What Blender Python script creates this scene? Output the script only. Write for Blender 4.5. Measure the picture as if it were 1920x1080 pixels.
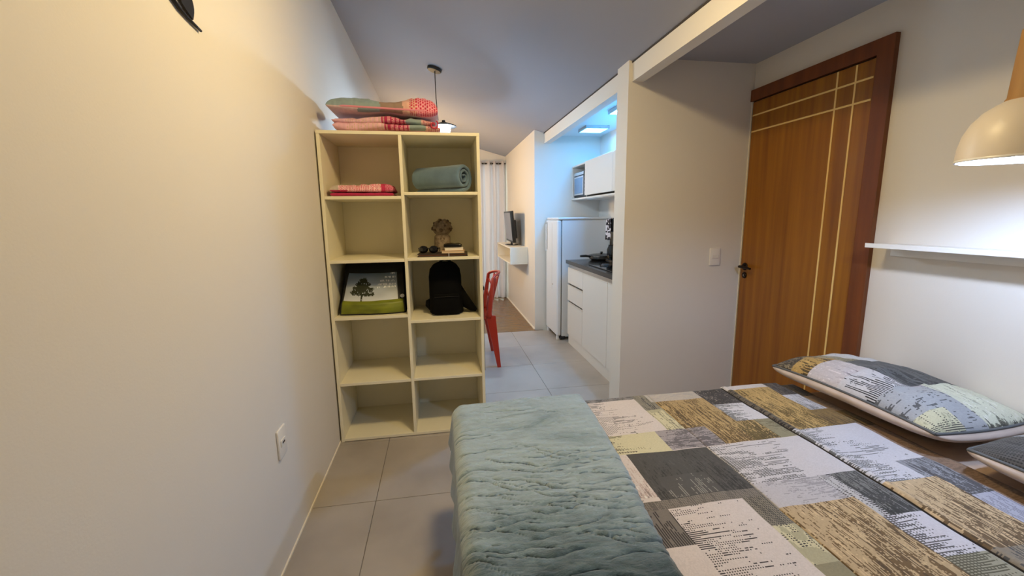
import bpy, bmesh, math, random
import numpy as np
from mathutils import Vector, Matrix

random.seed(7)
rng = np.random.default_rng(11)
scene = bpy.context.scene
C = scene.collection
for o in list(bpy.data.objects):
    bpy.data.objects.remove(o, do_unlink=True)

# ------------------------------------------------------------------ camera
F_PX, YAW, PITCH, ROLL = 795.99, 0.166358, 0.166459, -0.0127629
cam_d = bpy.data.cameras.new('camera')
cam_d.sensor_width = 36.0
cam_d.lens = F_PX * 36.0 / 1920.0
cam_d.clip_start = 0.02
cam = bpy.data.objects.new('camera', cam_d)
C.objects.link(cam)
_f = Vector((math.sin(YAW) * math.cos(PITCH), math.cos(YAW) * math.cos(PITCH), -math.sin(PITCH)))
_r = Vector((math.cos(YAW), -math.sin(YAW), 0))
_u = _r.cross(_f)
_c, _s = math.cos(ROLL), math.sin(ROLL)
_r, _u = _c * _r + _s * _u, -_s * _r + _c * _u
cam.matrix_world = Matrix(((_r.x, _u.x, -_f.x, 0), (_r.y, _u.y, -_f.y, 0), (_r.z, _u.z, -_f.z, 1.36), (0, 0, 0, 1)))
scene.camera = cam

# ------------------------------------------------------------------ world, exposure
scene.view_settings.view_transform = 'Standard'
scene.view_settings.look = 'None'
scene.view_settings.gamma = 1.0
scene.view_settings.use_curve_mapping = False
scene.view_settings.exposure = 0.0
w = bpy.data.worlds.new('daylight')
scene.world = w
w.use_nodes = True
bg = w.node_tree.nodes['Background']

# lamp powers (watts) and colours
LAMP = {
    'led_far': (3.0, (0.07, 0.45, 1.0)), 'led_near': (32.0, (0.05, 0.42, 1.0)), 'pendant': (27.0, (0.42, 0.62, 1.0)),
    'dining': (40.0, (0.60, 0.80, 1.0)), 'dome': (29.8, (1.0, 0.75, 0.37)), 'living_fill': (29.0, (1.0, 0.66, 0.31)), 'sky': (2.4, (0.91, 1.0, 0.86)),
}

bg.inputs[0].default_value = (*LAMP['sky'][1], 1)
bg.inputs[1].default_value = LAMP['sky'][0]

# ------------------------------------------------------------------ helpers
def lin(c):
    return tuple((v / 12.92 if v <= 0.04045 else ((v + 0.055) / 1.055) ** 2.4) for v in [x / 255.0 for x in c])

MATS = {}
def mat(name, rgb, rough=0.6, metal=0.0, noise=None, bump=None, spec=None, emit=None, estr=0.0, sheen=0.0, coat=0.0, stretch=(1, 1, 1)):
    """rgb sRGB 0-255; noise=(scale, rgb2, lo, hi); bump=(scale, strength, distance)"""
    if name in MATS:
        return MATS[name]
    m = bpy.data.materials.new(name)
    m.use_nodes = True
    nt = m.node_tree
    b = nt.nodes['Principled BSDF']
    b.inputs['Base Color'].default_value = (*lin(rgb), 1)
    b.inputs['Roughness'].default_value = rough
    b.inputs['Metallic'].default_value = metal
    if spec is not None:
        b.inputs['Specular IOR Level'].default_value = spec
    if sheen:
        b.inputs['Sheen Weight'].default_value = sheen
    if coat:
        b.inputs['Coat Weight'].default_value = coat
        b.inputs['Coat Roughness'].default_value = 0.1
    if emit:
        b.inputs['Emission Color'].default_value = (*emit, 1)
        b.inputs['Emission Strength'].default_value = estr
    if noise or bump:
        tc = nt.nodes.new('ShaderNodeTexCoord')
        mp = nt.nodes.new('ShaderNodeMapping')
        mp.inputs['Scale'].default_value = stretch
        nt.links.new(tc.outputs['Object'], mp.inputs['Vector'])
    if noise:
        n = nt.nodes.new('ShaderNodeTexNoise')
        n.inputs['Scale'].default_value = noise[0]
        n.inputs['Detail'].default_value = 6
        nt.links.new(mp.outputs[0], n.inputs['Vector'])
        r = nt.nodes.new('ShaderNodeMapRange')
        r.inputs['From Min'].default_value = noise[2]
        r.inputs['From Max'].default_value = noise[3]
        nt.links.new(n.outputs['Fac'], r.inputs['Value'])
        mx = nt.nodes.new('ShaderNodeMix')
        mx.data_type = 'RGBA'
        mx.inputs[6].default_value = (*lin(rgb), 1)
        mx.inputs[7].default_value = (*lin(noise[1]), 1)
        nt.links.new(r.outputs[0], mx.inputs[0])
        nt.links.new(mx.outputs[2], b.inputs['Base Color'])
    if bump:
        n2 = nt.nodes.new('ShaderNodeTexNoise')
        n2.inputs['Scale'].default_value = bump[0]
        n2.inputs['Detail'].default_value = 4
        nt.links.new(mp.outputs[0], n2.inputs['Vector'])
        bp = nt.nodes.new('ShaderNodeBump')
        bp.inputs['Strength'].default_value = bump[1]
        bp.inputs['Distance'].default_value = bump[2]
        nt.links.new(n2.outputs['Fac'], bp.inputs['Height'])
        nt.links.new(bp.outputs[0], b.inputs['Normal'])
    MATS[name] = m
    return m

def print_mat(name, rough=0.85, sheen=0.15, bump=(500, 0.15, 0.001)):
    """cloth whose printed colours are stored face by face in the attribute 'print'"""
    if name in MATS:
        return MATS[name]
    m = mat(name, (200, 200, 200), rough, bump=bump, sheen=sheen)
    nt = m.node_tree
    a = nt.nodes.new('ShaderNodeAttribute')
    a.attribute_name = 'print'
    nt.links.new(a.outputs['Color'], nt.nodes['Principled BSDF'].inputs['Base Color'])
    return m

def obj(name, bm, m, parent=None, smooth=False, auto=None):
    me = bpy.data.meshes.new(name)
    bm.normal_update()
    bm.to_mesh(me)
    bm.free()
    me.materials.append(m)
    if smooth:
        me.shade_smooth()
        if auto:
            me.set_sharp_from_angle(angle=math.radians(auto))
    o = bpy.data.objects.new(name, me)
    C.objects.link(o)
    if parent:
        o.parent = parent
    return o

def mesh_np(name, verts, faces, m, parent=None, smooth=True, cols=None):
    me = bpy.data.meshes.new(name)
    verts = np.asarray(verts, dtype=np.float32)
    faces = np.asarray(faces, dtype=np.int32)
    nf, k = faces.shape
    me.vertices.add(len(verts)); me.vertices.foreach_set('co', verts.ravel())
    me.loops.add(nf * k); me.loops.foreach_set('vertex_index', faces.ravel())
    me.polygons.add(nf)
    me.polygons.foreach_set('loop_start', np.arange(0, nf * k, k, dtype=np.int32))
    me.update(calc_edges=True)
    me.validate()
    if cols is not None:
        a = me.attributes.new('print', 'FLOAT_COLOR', 'FACE')
        cc = np.ones((nf, 4), dtype=np.float32); cc[:, :3] = cols
        a.data.foreach_set('color', cc.ravel())
    if smooth:
        me.shade_smooth()
    me.materials.append(m)
    o = bpy.data.objects.new(name, me)
    C.objects.link(o)
    if parent:
        o.parent = parent
    return o

def tag(o, label, cat, group=None):
    o['label'] = label; o['category'] = cat
    if group:
        o['group'] = group
    return o

def struct(o, label=None):
    o['kind'] = 'structure'
    if label:
        o['label'] = label
    return o

def thing(name, label, cat, loc=(0, 0, 0), rotz=0.0, group=None):
    o = bpy.data.objects.new(name, None)
    o.empty_display_size = 0.05
    C.objects.link(o)
    o.location = loc; o.rotation_euler = (0, 0, rotz)
    return tag(o, label, cat, group)

def box(bm, x0, x1, y0, y1, z0, z1, bev=0.0, seg=2):
    vs = [bm.verts.new((x, y, z)) for x in (x0, x1) for y in (y0, y1) for z in (z0, z1)]
    idx = [(0, 1, 3, 2), (4, 6, 7, 5), (0, 4, 5, 1), (2, 3, 7, 6), (0, 2, 6, 4), (1, 5, 7, 3)]
    fs = [bm.faces.new([vs[i] for i in f]) for f in idx]
    if bev > 0:
        es = list({e for f in fs for e in f.edges})
        bmesh.ops.bevel(bm, geom=es, offset=bev, segments=seg, affect='EDGES', profile=0.5)
    return bm

def B(x0, x1, y0, y1, z0, z1, bev=0.0, seg=2):
    return box(bmesh.new(), x0, x1, y0, y1, z0, z1, bev, seg)

def bxo(name, d, m, parent=None, bev=0.0, seg=2):
    return obj(name, B(*d, bev, seg), m, parent)

def lathe(bm, prof, n=32, center=(0, 0), closed=False):
    rings = []
    for r, z in prof:
        rings.append([bm.verts.new((center[0] + r * math.cos(2 * math.pi * i / n), center[1] + r * math.sin(2 * math.pi * i / n), z)) for i in range(n)])
    for a, b in zip(rings[:-1], rings[1:]):
        for i in range(n):
            bm.faces.new((a[i], a[(i + 1) % n], b[(i + 1) % n], b[i]))
    if closed:
        bm.faces.new(list(reversed(rings[0]))); bm.faces.new(rings[-1])
    return bm

def tube(bm, pts, r, n=8, cap=True):
    pts = [Vector(p) for p in pts]
    rs = r if isinstance(r, (list, tuple)) else [r] * len(pts)
    rings = []
    prev = None
    for i, p in enumerate(pts):
        t = (pts[min(i + 1, len(pts) - 1)] - pts[max(i - 1, 0)]).normalized()
        if prev is None:
            a = Vector((0, 0, 1)) if abs(t.z) < 0.9 else Vector((1, 0, 0))
            s = t.cross(a).normalized()
        else:
            s = (prev - t * prev.dot(t)).normalized()
        prev = s
        q = t.cross(s)
        rings.append([bm.verts.new(p + rs[i] * (math.cos(2 * math.pi * k / n) * s + math.sin(2 * math.pi * k / n) * q)) for k in range(n)])
    for a, b in zip(rings[:-1], rings[1:]):
        for i in range(n):
            bm.faces.new((a[i], a[(i + 1) % n], b[(i + 1) % n], b[i]))
    if cap:
        bm.faces.new(list(reversed(rings[0]))); bm.faces.new(rings[-1])
    return bm

def prism(bm, pts, axis_vec):
    """closed polygon pts (3D) extruded along axis_vec"""
    av = Vector(axis_vec)
    a = [bm.verts.new(p) for p in pts]
    b = [bm.verts.new(Vector(p) + av) for p in pts]
    bm.faces.new(list(reversed(a))); bm.faces.new(b)
    n = len(pts)
    for i in range(n):
        bm.faces.new((a[i], a[(i + 1) % n], b[(i + 1) % n], b[i]))
    bmesh.ops.recalc_face_normals(bm, faces=bm.faces[:])
    return bm

def vnoise(x, y, seed=0):
    """smooth value noise on numpy arrays, 0..1"""
    r = np.random.default_rng(seed).random((64, 64))
    xi = np.floor(x).astype(int); yi = np.floor(y).astype(int)
    fx = x - xi; fy = y - yi
    fx = fx * fx * (3 - 2 * fx); fy = fy * fy * (3 - 2 * fy)
    g = lambda a, b: r[a % 64, b % 64]
    return (g(xi, yi) * (1 - fx) * (1 - fy) + g(xi + 1, yi) * fx * (1 - fy) + g(xi, yi + 1) * (1 - fx) * fy + g(xi + 1, yi + 1) * fx * fy)

def soft_slab(name, sx, sy, up, down, m, parent, nu=40, nv=40, p=4.0, q=0.5, cols=None, wob=0.006, seed=1, pinch=0.0, zfun=None, tfun=None, bulge=0.0):
    """cushion-like closed body; the seam runs round z=0"""
    u = np.linspace(-1, 1, nu + 1); v = np.linspace(-1, 1, nv + 1)
    U, V = np.meshgrid(u, v, indexing='ij')
    # denser near the rim
    Us = np.sin(U * math.pi / 2) * 0.5 + U * 0.5; Vs = np.sin(V * math.pi / 2) * 0.5 + V * 0.5
    if p > 7:
        Us = np.sin(U * math.pi / 2); Vs = np.sin(V * math.pi / 2)
    hgt = np.clip(1 - np.abs(Us) ** p, 0, 1) ** q * np.clip(1 - np.abs(Vs) ** p, 0, 1) ** q
    X = sx / 2 * Us * (1 - pinch * (Vs ** 2)); Y = sy / 2 * Vs * (1 - pinch * (Us ** 2))
    if tfun is not None:
        hgt = hgt * tfun(Us, Vs)
    n1 = vnoise(Us * 3 + 9, Vs * 3 + 5, seed) - 0.5; n2 = vnoise(Us * 8 + 3, Vs * 8 + 7, seed + 1) - 0.5
    base = zfun(Us, Vs) if zfun else 0 * U
    Zt = base + hgt * (up + wob * (2 * n1 + n2)); Zb = base - hgt * (down + 0.4 * wob * n1)
    N = (nu + 1) * (nv + 1)
    gb = 1 + bulge * 4 * hgt * (1 - np.clip(hgt, 0, 1))
    top = np.stack([X, Y, Zt], -1).reshape(-1, 3)
    bot = np.stack([X * gb, Y * gb, Zb], -1).reshape(-1, 3)
    idx = np.arange(N).reshape(nu + 1, nv + 1)
    ib = idx + N
    ib = ib.copy()
    ib[0, :] = idx[0, :]; ib[-1, :] = idx[-1, :]; ib[:, 0] = idx[:, 0]; ib[:, -1] = idx[:, -1]
    ft = np.stack([idx[:-1, :-1], idx[1:, :-1], idx[1:, 1:], idx[:-1, 1:]], -1).reshape(-1, 4)
    fb = np.stack([ib[:-1, :-1], ib[:-1, 1:], ib[1:, 1:], ib[1:, :-1]], -1).reshape(-1, 4)
    cc = None
    if cols is not None:
        Uc = (Us[:-1, :-1] + Us[1:, 1:]) / 2; Vc = (Vs[:-1, :-1] + Vs[1:, 1:]) / 2
        cc = np.concatenate([cols(Uc, Vc, True).reshape(-1, 3), cols(Uc, Vc, False).reshape(-1, 3)])
    return mesh_np(name, np.concatenate([top, bot]), np.concatenate([ft, fb]), m, parent, True, cc)

L3 = lambda c: np.array(lin(c), dtype=np.float32)

# ------------------------------------------------------------------ materials
wall_m = mat('white_wall_paint', (226, 221, 214), 0.75, bump=(180, 0.12, 0.002))
ceil_m = mat('grey_ceiling_paint', (166, 168, 180), 0.8, bump=(60, 0.05, 0.002))
kceil_m = mat('white_ceiling_paint', (226, 226, 226), 0.8)
grout_m = mat('grey_grout', (120, 116, 112), 0.9)
tile_m = mat('grey_porcelain', (178, 170, 162), 0.32, noise=(2.2, (156, 148, 140), 0.35, 0.7), bump=(9, 0.02, 0.002))
white_m = mat('white_lacquer', (236, 234, 230), 0.35)
offw_m = mat('cream_melamine', (240, 233, 206), 0.45)
black_m = mat('black_satin', (14, 13, 13), 0.45)
chrome_m = mat('brushed_aluminium', (196, 192, 186), 0.28, 1.0)
plastic_m = mat('white_plastic', (235, 232, 228), 0.35)

# ------------------------------------------------------------------ room shell
XL, XR, YW, XK, YF, YB, YN = -0.655, 2.064, 2.638, 1.213, 4.90, 7.07, -1.4
zc = lambda x: 2.293 + 0.272 * (XK - x)

fl = struct(bxo('floor', (XL - 0.1, 2.2, YN - 0.1, 4.86, -0.10, -0.004), grout_m), 'grey porcelain tiled floor')
tile_mesh = None
xs = [-0.358 + 0.58 * k for k in range(-1, 5)]
ys = [1.96 + 0.58 * k for k in range(-6, 5)]
for i in xs:
    for j in ys:
        x0, x1, y0, y1 = max(i, XL), min(i + 0.58, 2.1), max(j, YN), j + 0.58
        if x1 - x0 < 0.02 or y1 - y0 < 0.02:
            continue
        bxo('tile', (x0 + 0.0015, x1 - 0.0015, y0 + 0.0015, y1 - 0.0015, -0.02, 0.0), tile_m, fl, 0.0012, 1)

wood_m = mat('oak_laminate', (138, 104, 62), 0.25, noise=(5, (104, 74, 42), 0.35, 0.68), stretch=(1.2, 14, 1))
fl2 = struct(bxo('floor_living', (XL - 0.1, 1.2, 4.86, YB + 0.1, -0.10, -0.006), mat('dark_joint', (70, 50, 32), 0.8)), 'wood laminate floor of the far room')
y = 4.863
k = 0
while y < YB:
    xo = XL - (k * 0.37 % 1.1)
    while xo < 1.10:
        a, b = max(xo, XL), min(xo + 1.2, 1.102)
        if b - a > 0.02:
            bxo('plank', (a + 0.001, b - 0.001, y + 0.001, min(y + 0.135, YB) - 0.001, -0.02, 0.0), wood_m, fl2, 0.001, 1)
        xo += 1.2
    y += 0.135; k += 1

struct(bxo('wall_left', (XL - 0.12, XL, YN - 0.1, YB + 0.1, -0.1, 3.0), wall_m), 'long white wall on the left')
struct(bxo('wall_right', (XR, XR + 0.12, YN - 0.1, YW + 0.1, -0.1, 2.5), wall_m), 'white wall behind the bed head with the wooden door')
struct(bxo('wall_behind', (XL - 0.12, XR + 0.12, YN - 0.12, YN, -0.1, 3.0), wall_m), 'white wall behind the viewer')
struct(bxo('wall_divider', (1.191, 2.2, YW, 2.81, -0.1, 2.33), wall_m), 'white wall between the bed corner and the kitchen niche')
struct(bxo('wall_kitchen_right', (1.887, 2.0, 2.81, YF + 0.1, -0.1, 2.5), wall_m), 'back wall of the kitchen niche')
struct(bxo('wall_kitchen_far', (1.102, 2.0, YF, YF + 0.12, -0.1, 2.6), wall_m), 'kitchen wall behind the refrigerator')
struct(bxo('wall_tv', (1.102, 1.22, YF + 0.12, YB + 0.1, -0.1, 2.6), wall_m), 'wall carrying the television shelf')
struct(bxo('trim_1', (XK, 1.285, 2.81, YF, 2.174, 2.36), wall_m), 'white header over the kitchen opening')
struct(bxo('trim_2', (XK, 1.285, YN, YW, 2.174, 2.36), wall_m), 'white ceiling beam over the bed')
struct(bxo('trim_3', (XK - 0.004, XK, YN, YF, 2.283, 2.292), mat('dark_shadow_joint', (62, 56, 52), 0.8)), 'thin dark joint between beam and ceiling')
bm = bmesh.new()
prism(bm, [(XL - 0.1, YN - 0.1, zc(XL - 0.1)), (XK + 0.03, YN - 0.1, zc(XK + 0.03)), (XK + 0.03, YN - 0.1, zc(XK) + 0.12), (XL - 0.1, YN - 0.1, zc(XL - 0.1) + 0.12)], (0, YB - YN + 0.2, 0))
struct(obj('ceiling', bm, ceil_m), 'grey sloping ceiling')
struct(bxo('ceiling_bed', (1.25, XR + 0.1, YN - 0.1, YW + 0.1, 2.315, 2.42), ceil_m), 'flat grey ceiling above the bed head')
struct(bxo('ceiling_kitchen', (1.25, 2.0, 2.75, YF + 0.1, 2.262, 2.42), kceil_m), 'white kitchen ceiling')
# far wall with balcony door opening
WX0, WX1, WZ = -0.50, 1.085, 2.22
bm = B(XL - 0.1, WX0, YB, YB + 0.12, -0.1, 3.0)
box(bm, WX0, WX1, YB, YB + 0.12, WZ, 3.0); box(bm, WX1, 1.25, YB, YB + 0.12, -0.1, 3.0)
struct(obj('wall_back', bm, wall_m), 'far wall with the balcony door')
win = bpy.data.objects.new('window_1', None); C.objects.link(win); win.location = (0, 0, 0); struct(win, 'sliding glass balcony door behind the curtain')
fm = mat('white_aluminium', (225, 225, 225), 0.4)
bm = bmesh.new()
for a in ((WX0, WX0 + 0.05, 0.0, WZ), (WX1 - 0.035, WX1 - 0.005, 0.0, WZ), (0.27, 0.33, 0.0, WZ), (WX0, WX1, 0.0, 0.05), (WX0, WX1, WZ - 0.05, WZ)):
    box(bm, a[0], a[1], YB + 0.03, YB + 0.08, a[2], a[3], 0.004, 1)
obj('window_frame', bm, fm, win)
glass_m = mat('window_glass', (245, 250, 255), 0.02)
glass_m.node_tree.nodes['Principled BSDF'].inputs['Transmission Weight'].default_value = 1.0
glass_m.node_tree.nodes['Principled BSDF'].inputs['IOR'].default_value = 1.05
for a, b in ((WX0 + 0.05, 0.27), (0.33, WX1 - 0.035)):
    bxo('pane', (a, b, YB + 0.05, YB + 0.056, 0.05, WZ - 0.05), glass_m, win)
struct(bxo('floor_balcony', (-1.5, 2.0, YB + 0.12, YB + 2.2, -0.12, -0.02), mat('pale_balcony_floor', (215, 212, 206), 0.8)), 'pale balcony floor')

# caulk / skirting lines
sk_m = mat('white_sealant', (236, 228, 214), 0.6)
struct(bxo('baseboard_left', (XL, XL + 0.006, YN, 4.86, 0.0, 0.008), sk_m), 'thin pale skirting line on the left wall')
struct(bxo('baseboard_tv', (1.088, 1.102, YF, YB, 0.0, 0.012), sk_m), 'thin pale skirting under the television wall')

# ------------------------------------------------------------------ door
dm = mat('honey_wood_veneer', (158, 102, 16), 0.35, noise=(3.0, (126, 74, 8), 0.30, 0.72), stretch=(6, 9, 0.35), bump=(30, 0.03, 0.001))
dfm = mat('reddish_wood_frame', (122, 64, 20), 0.4, noise=(4, (98, 47, 12), 0.3, 0.7), stretch=(6, 6, 0.5))
dr = bpy.data.objects.new('door_1', None); C.objects.link(dr); dr.location = (XR, 2.2, 0); struct(dr, 'honey wood entrance door with pale inlaid lines')
def dbox(name, d, m, bev=0.0, par=None):
    bm = B(*d, bev, 1)
    bm.transform(Matrix.Translation((-XR, -2.2, 0)))
    return obj(name, bm, m, par or dr)
# frame with mitred corner: jamb and head
bm = bmesh.new()
prism(bm, [(XR - 0.024, 1.733, 0), (XR - 0.024, 1.812, 0), (XR - 0.024, 1.812, 2.080), (XR - 0.024, 1.733, 2.150)], (0.0235, 0, 0))
bm.transform(Matrix.Translation((-XR, -2.2, 0))); obj('door_jamb', bm, dfm, dr)
bm = bmesh.new()
prism(bm, [(XR - 0.024, 1.733, 2.150), (XR - 0.024, 1.812, 2.080), (XR - 0.024, 2.636, 2.080), (XR - 0.024, 2.636, 2.150)], (0.0235, 0, 0))
bm.transform(Matrix.Translation((-XR, -2.2, 0))); obj('door_head', bm, dfm, dr)
dbox('gap_lining', (XR - 0.004, XR - 0.001, 1.812, 2.630, 0.0, 2.080), mat('dark_gap', (34, 20, 10), 0.8))
leaf = dbox('door_leaf', (XR - 0.016, XR - 0.004, 1.818, 2.618, 0.008, 2.072), dm, 0.002)
inm = mat('pale_maple_inlay', (240, 208, 132), 0.45)
def dsub(d):
    o = dbox('inlay_line', d, inm, 0, leaf)
for zz in (1.989, 1.888):
    dsub((XR - 0.0175, XR - 0.0155, 1.822, 2.616, zz - 0.0045, zz + 0.0045))
for yy in (2.013, 1.911):
    dsub((XR - 0.0178, XR - 0.0155, yy - 0.0045, yy + 0.0045, 0.01, 2.070))
dbox('pale_seal', (XR - 0.012, XR - 0.001, 2.6305, 2.6375, 0.0, 2.080), sk_m)
hm = mat('dark_bronze', (38, 28, 22), 0.35, 0.8)
bm = bmesh.new()
lathe(bm, [(0, 0.0), (0.024, 0.0), (0.026, 0.004), (0.022, 0.010), (0.010, 0.012), (0.009, 0.045), (0, 0.047)], 20)
bm.transform(Matrix.Rotation(-math.pi / 2, 4, 'Y'))
tube(bm, [(-0.040, 0.008, 0), (-0.044, -0.02, 0.001), (-0.044, -0.06, 0.0), (-0.042, -0.10, -0.004)], [0.009, 0.0095, 0.009, 0.007], 10)
bm.transform(Matrix.Translation((-0.016, 2.575 - 2.2, 1.005)))
obj('door_handle', bm, hm, dr, True, 40)
bm = bmesh.new()
lathe(bm, [(0, 0.0), (0.021, 0.0), (0.022, 0.004), (0.018, 0.008), (0, 0.008)], 20)
bm.transform(Matrix.Rotation(-math.pi / 2, 4, 'Y'))
bm.transform(Matrix.Translation((-0.016, 2.575 - 2.2, 0.945)))
lk = obj('lock_rosette', bm, hm, dr, True, 40)
bm = B(-0.026, -0.0235, 0.372, 0.378, 0.938, 0.952)
obj('keyhole', bm, chrome_m, lk)

# ------------------------------------------------------------------ bookcase
bc = thing('bookcase', 'tall cream two-column open bookcase standing against the left wall', 'bookcase', (-0.197, 2.566, 0))
BX0, BX1, BY0, BY1, BH = -0.645, 0.250, 2.566, 3.020, 1.840
DX0, DX1 = -0.209, -0.191
def cbox(name, d, bev=0.0012):
    bm = B(*d, bev, 1)
    bm.transform(Matrix.Translation((0.197, -2.566, 0)))
    return obj(name, bm, offw_m, bc)
T = 0.018
cbox('side_panel', (BX0, BX0 + T, BY0, BY1, 0.0, BH - T))
cbox('side_panel', (BX1 - T, BX1, BY0, BY1, 0.0, BH - T))
cbox('top_panel', (BX0, BX1, BY0 - 0.001, BY1, BH - T, BH))
cbox('bottom_panel', (BX0 + T, BX1 - T, BY0 + 0.001, BY1, 0.004, 0.004 + T))
cbox('divider', (DX0, DX1, BY0 + 0.001, BY1 - 0.01, 0.004 + T, BH - T))
cbox('back_panel', (BX0 + T, BX1 - T, BY1 - 0.008, BY1 - 0.002, 0.022, BH - T))
SL = (1.486, 1.123, 0.786, 0.378); SR = (1.508, 1.127, 0.748, 0.380)
for z in SL:
    cbox('shelf', (BX0 + T, DX0, BY0 + 0.003, BY1 - 0.008, z - T, z))
for z in SR:
    cbox('shelf', (DX1, BX1 - T, BY0 + 0.003, BY1 - 0.008, z - T, z))

# ------------------------------------------------------------------ bed
BZ = 0.545     # top of the made bed
bed = thing('bed', 'double bed with beige base pushed head first against the right wall', 'bed', (1.05, 0.92, 0))
def bbox(name, d, m, bev):
    bm = B(*d, bev, 3)
    bm.transform(Matrix.Translation((-1.05, -0.92, 0)))
    return obj(name, bm, m, bed, True, 50)
bbox('bed_base', (0.125, 2.05, 0.16, 1.655, 0.09, 0.30), mat('beige_upholstery', (176, 156, 138), 0.9), 0.01)
for px in (0.18, 1.97):
    for py in (0.24, 1.58):
        bm = bmesh.new(); lathe(bm, [(0.022, 0.0), (0.026, 0.01), (0.03, 0.09)], 14, (px - 1.05, py - 0.92), True)
        obj('bed_leg', bm, black_m, bed, True, 40)
bbox('mattress', (0.105, 2.055, 0.15, 1.665, 0.30, BZ - 0.022), mat('beige_sheet', (196, 170, 150), 0.9, bump=(14, 0.3, 0.01), stretch=(1, 3, 1)), 0.04)

# --- coverlet print -------------------------------------------------------
def streak(shape, axis, L, seed):
    """random field smeared along one axis: 0..1, roughly uniform"""
    r = np.random.default_rng(seed).random(shape).astype(np.float32)
    k = np.ones(L) / L
    r = np.apply_along_axis(lambda v: np.convolve(v, k, mode='same'), axis, r)
    o = r.argsort(axis=None).argsort().reshape(shape) / r.size
    return o.astype(np.float32)

def paint_patches(X, Y, I, J, rects, default, seed=3):
    """X,Y cell centres (2D), I,J integer print lattice. rect: x0,x1,y0,y1,base,second,mode,density"""
    H = X.shape
    col = np.broadcast_to(L3(default), H + (3,)).copy()
    sy = streak(H, 1, 26, seed); sy2 = streak(H, 1, 9, seed + 1)
    sx = streak(H, 0, 26, seed + 2); sx2 = streak(H, 0, 9, seed + 3)
    wht = np.random.default_rng(seed + 4).random(H).astype(np.float32)
    blob = vnoise(X * 14 + 3, Y * 14 + 1, seed) * 0.6 + vnoise(X * 40, Y * 40, seed + 1) * 0.4
    blob_y = vnoise(X * 16 + 3, Y * 5 + 1, seed + 6) * 0.65 + vnoise(X * 50, Y * 16, seed + 7) * 0.35
    dots = ((I % 2) == 0) & ((J % 2) == 0)
    for x0, x1, y0, y1, base, sec, mode, dens in rects:
        M = (X >= x0) & (X < x1) & (Y >= y0) & (Y < y1)
        if not M.any():
            continue
        u = np.clip((X - x0) / (x1 - x0), 0, 1); v = np.clip((Y - y0) / (y1 - y0), 0, 1)
        b, s = L3(base), L3(sec)
        c = np.broadcast_to(b, H + (3,)).copy()
        if mode == 'streak_y':       # long streaks along y, gathered to low v
            fld = 0.38 * sy + 0.27 * sy2 + 0.35 * blob_y
            lim = dens * (1.22 - 0.55 * v)
            t = fld < lim
            c[t] = s
            c[fld < lim * 0.62] = s * 0.55
            c[(sy2 > 0.90) & (blob > 0.4)] = np.minimum(b * 1.3, 0.9)
            c[(sy2 < 0.10) & ~t] = 0.5 * (b + s)
            c[(wht > 0.955) & t] = b
        elif mode == 'streak_x':     # gathered to low u
            t = (0.6 * sx + 0.4 * blob) < dens * (1.5 - 1.4 * u)
            c[t] = s
            c[(sx2 > 0.9) & t] = b
        elif mode == 'dots_x':       # square dots in rows, gathered to low u
            t = (0.5 * sx + 0.2 * sx2 + 0.3 * blob) < dens * (1.30 - 0.95 * u)
            c[t & dots] = s
            c[t & (blob < 0.42) & ((J % 2) == 0)] = s * 1.4
        elif mode == 'half_x':       # halftone lines gathered to low u
            t = (0.5 * sx + 0.5 * blob) < dens * (1.5 - 1.3 * u)
            c[t & ((J % 2) == 0)] = s
            c[t & ((I % 3) == 0)] = s * 0.8
        elif mode == 'half_y':
            t = (0.55 * sy + 0.45 * blob) < dens * (1.4 - 0.8 * v)
            c[t & ((I % 2) == 0)] = s
        elif mode == 'mottle':
            t = (0.5 * sx2 + 0.5 * blob) < dens
            c[t] = s
        elif mode == 'dense':        # halftone lattice everywhere
            c[dots] = s
            c[(sy < dens) & ~dots] = b * 0.6
        elif mode == 'diag':         # black dotted bands over cream
            t = (sy < dens)
            c[t & ((J % 2) == 0)] = s
            c[(blob > 0.62)] = b * 0.7
        c *= (0.94 + 0.12 * wht)[..., None]
        col[M] = c[M]
    return col * 0.74

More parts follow.
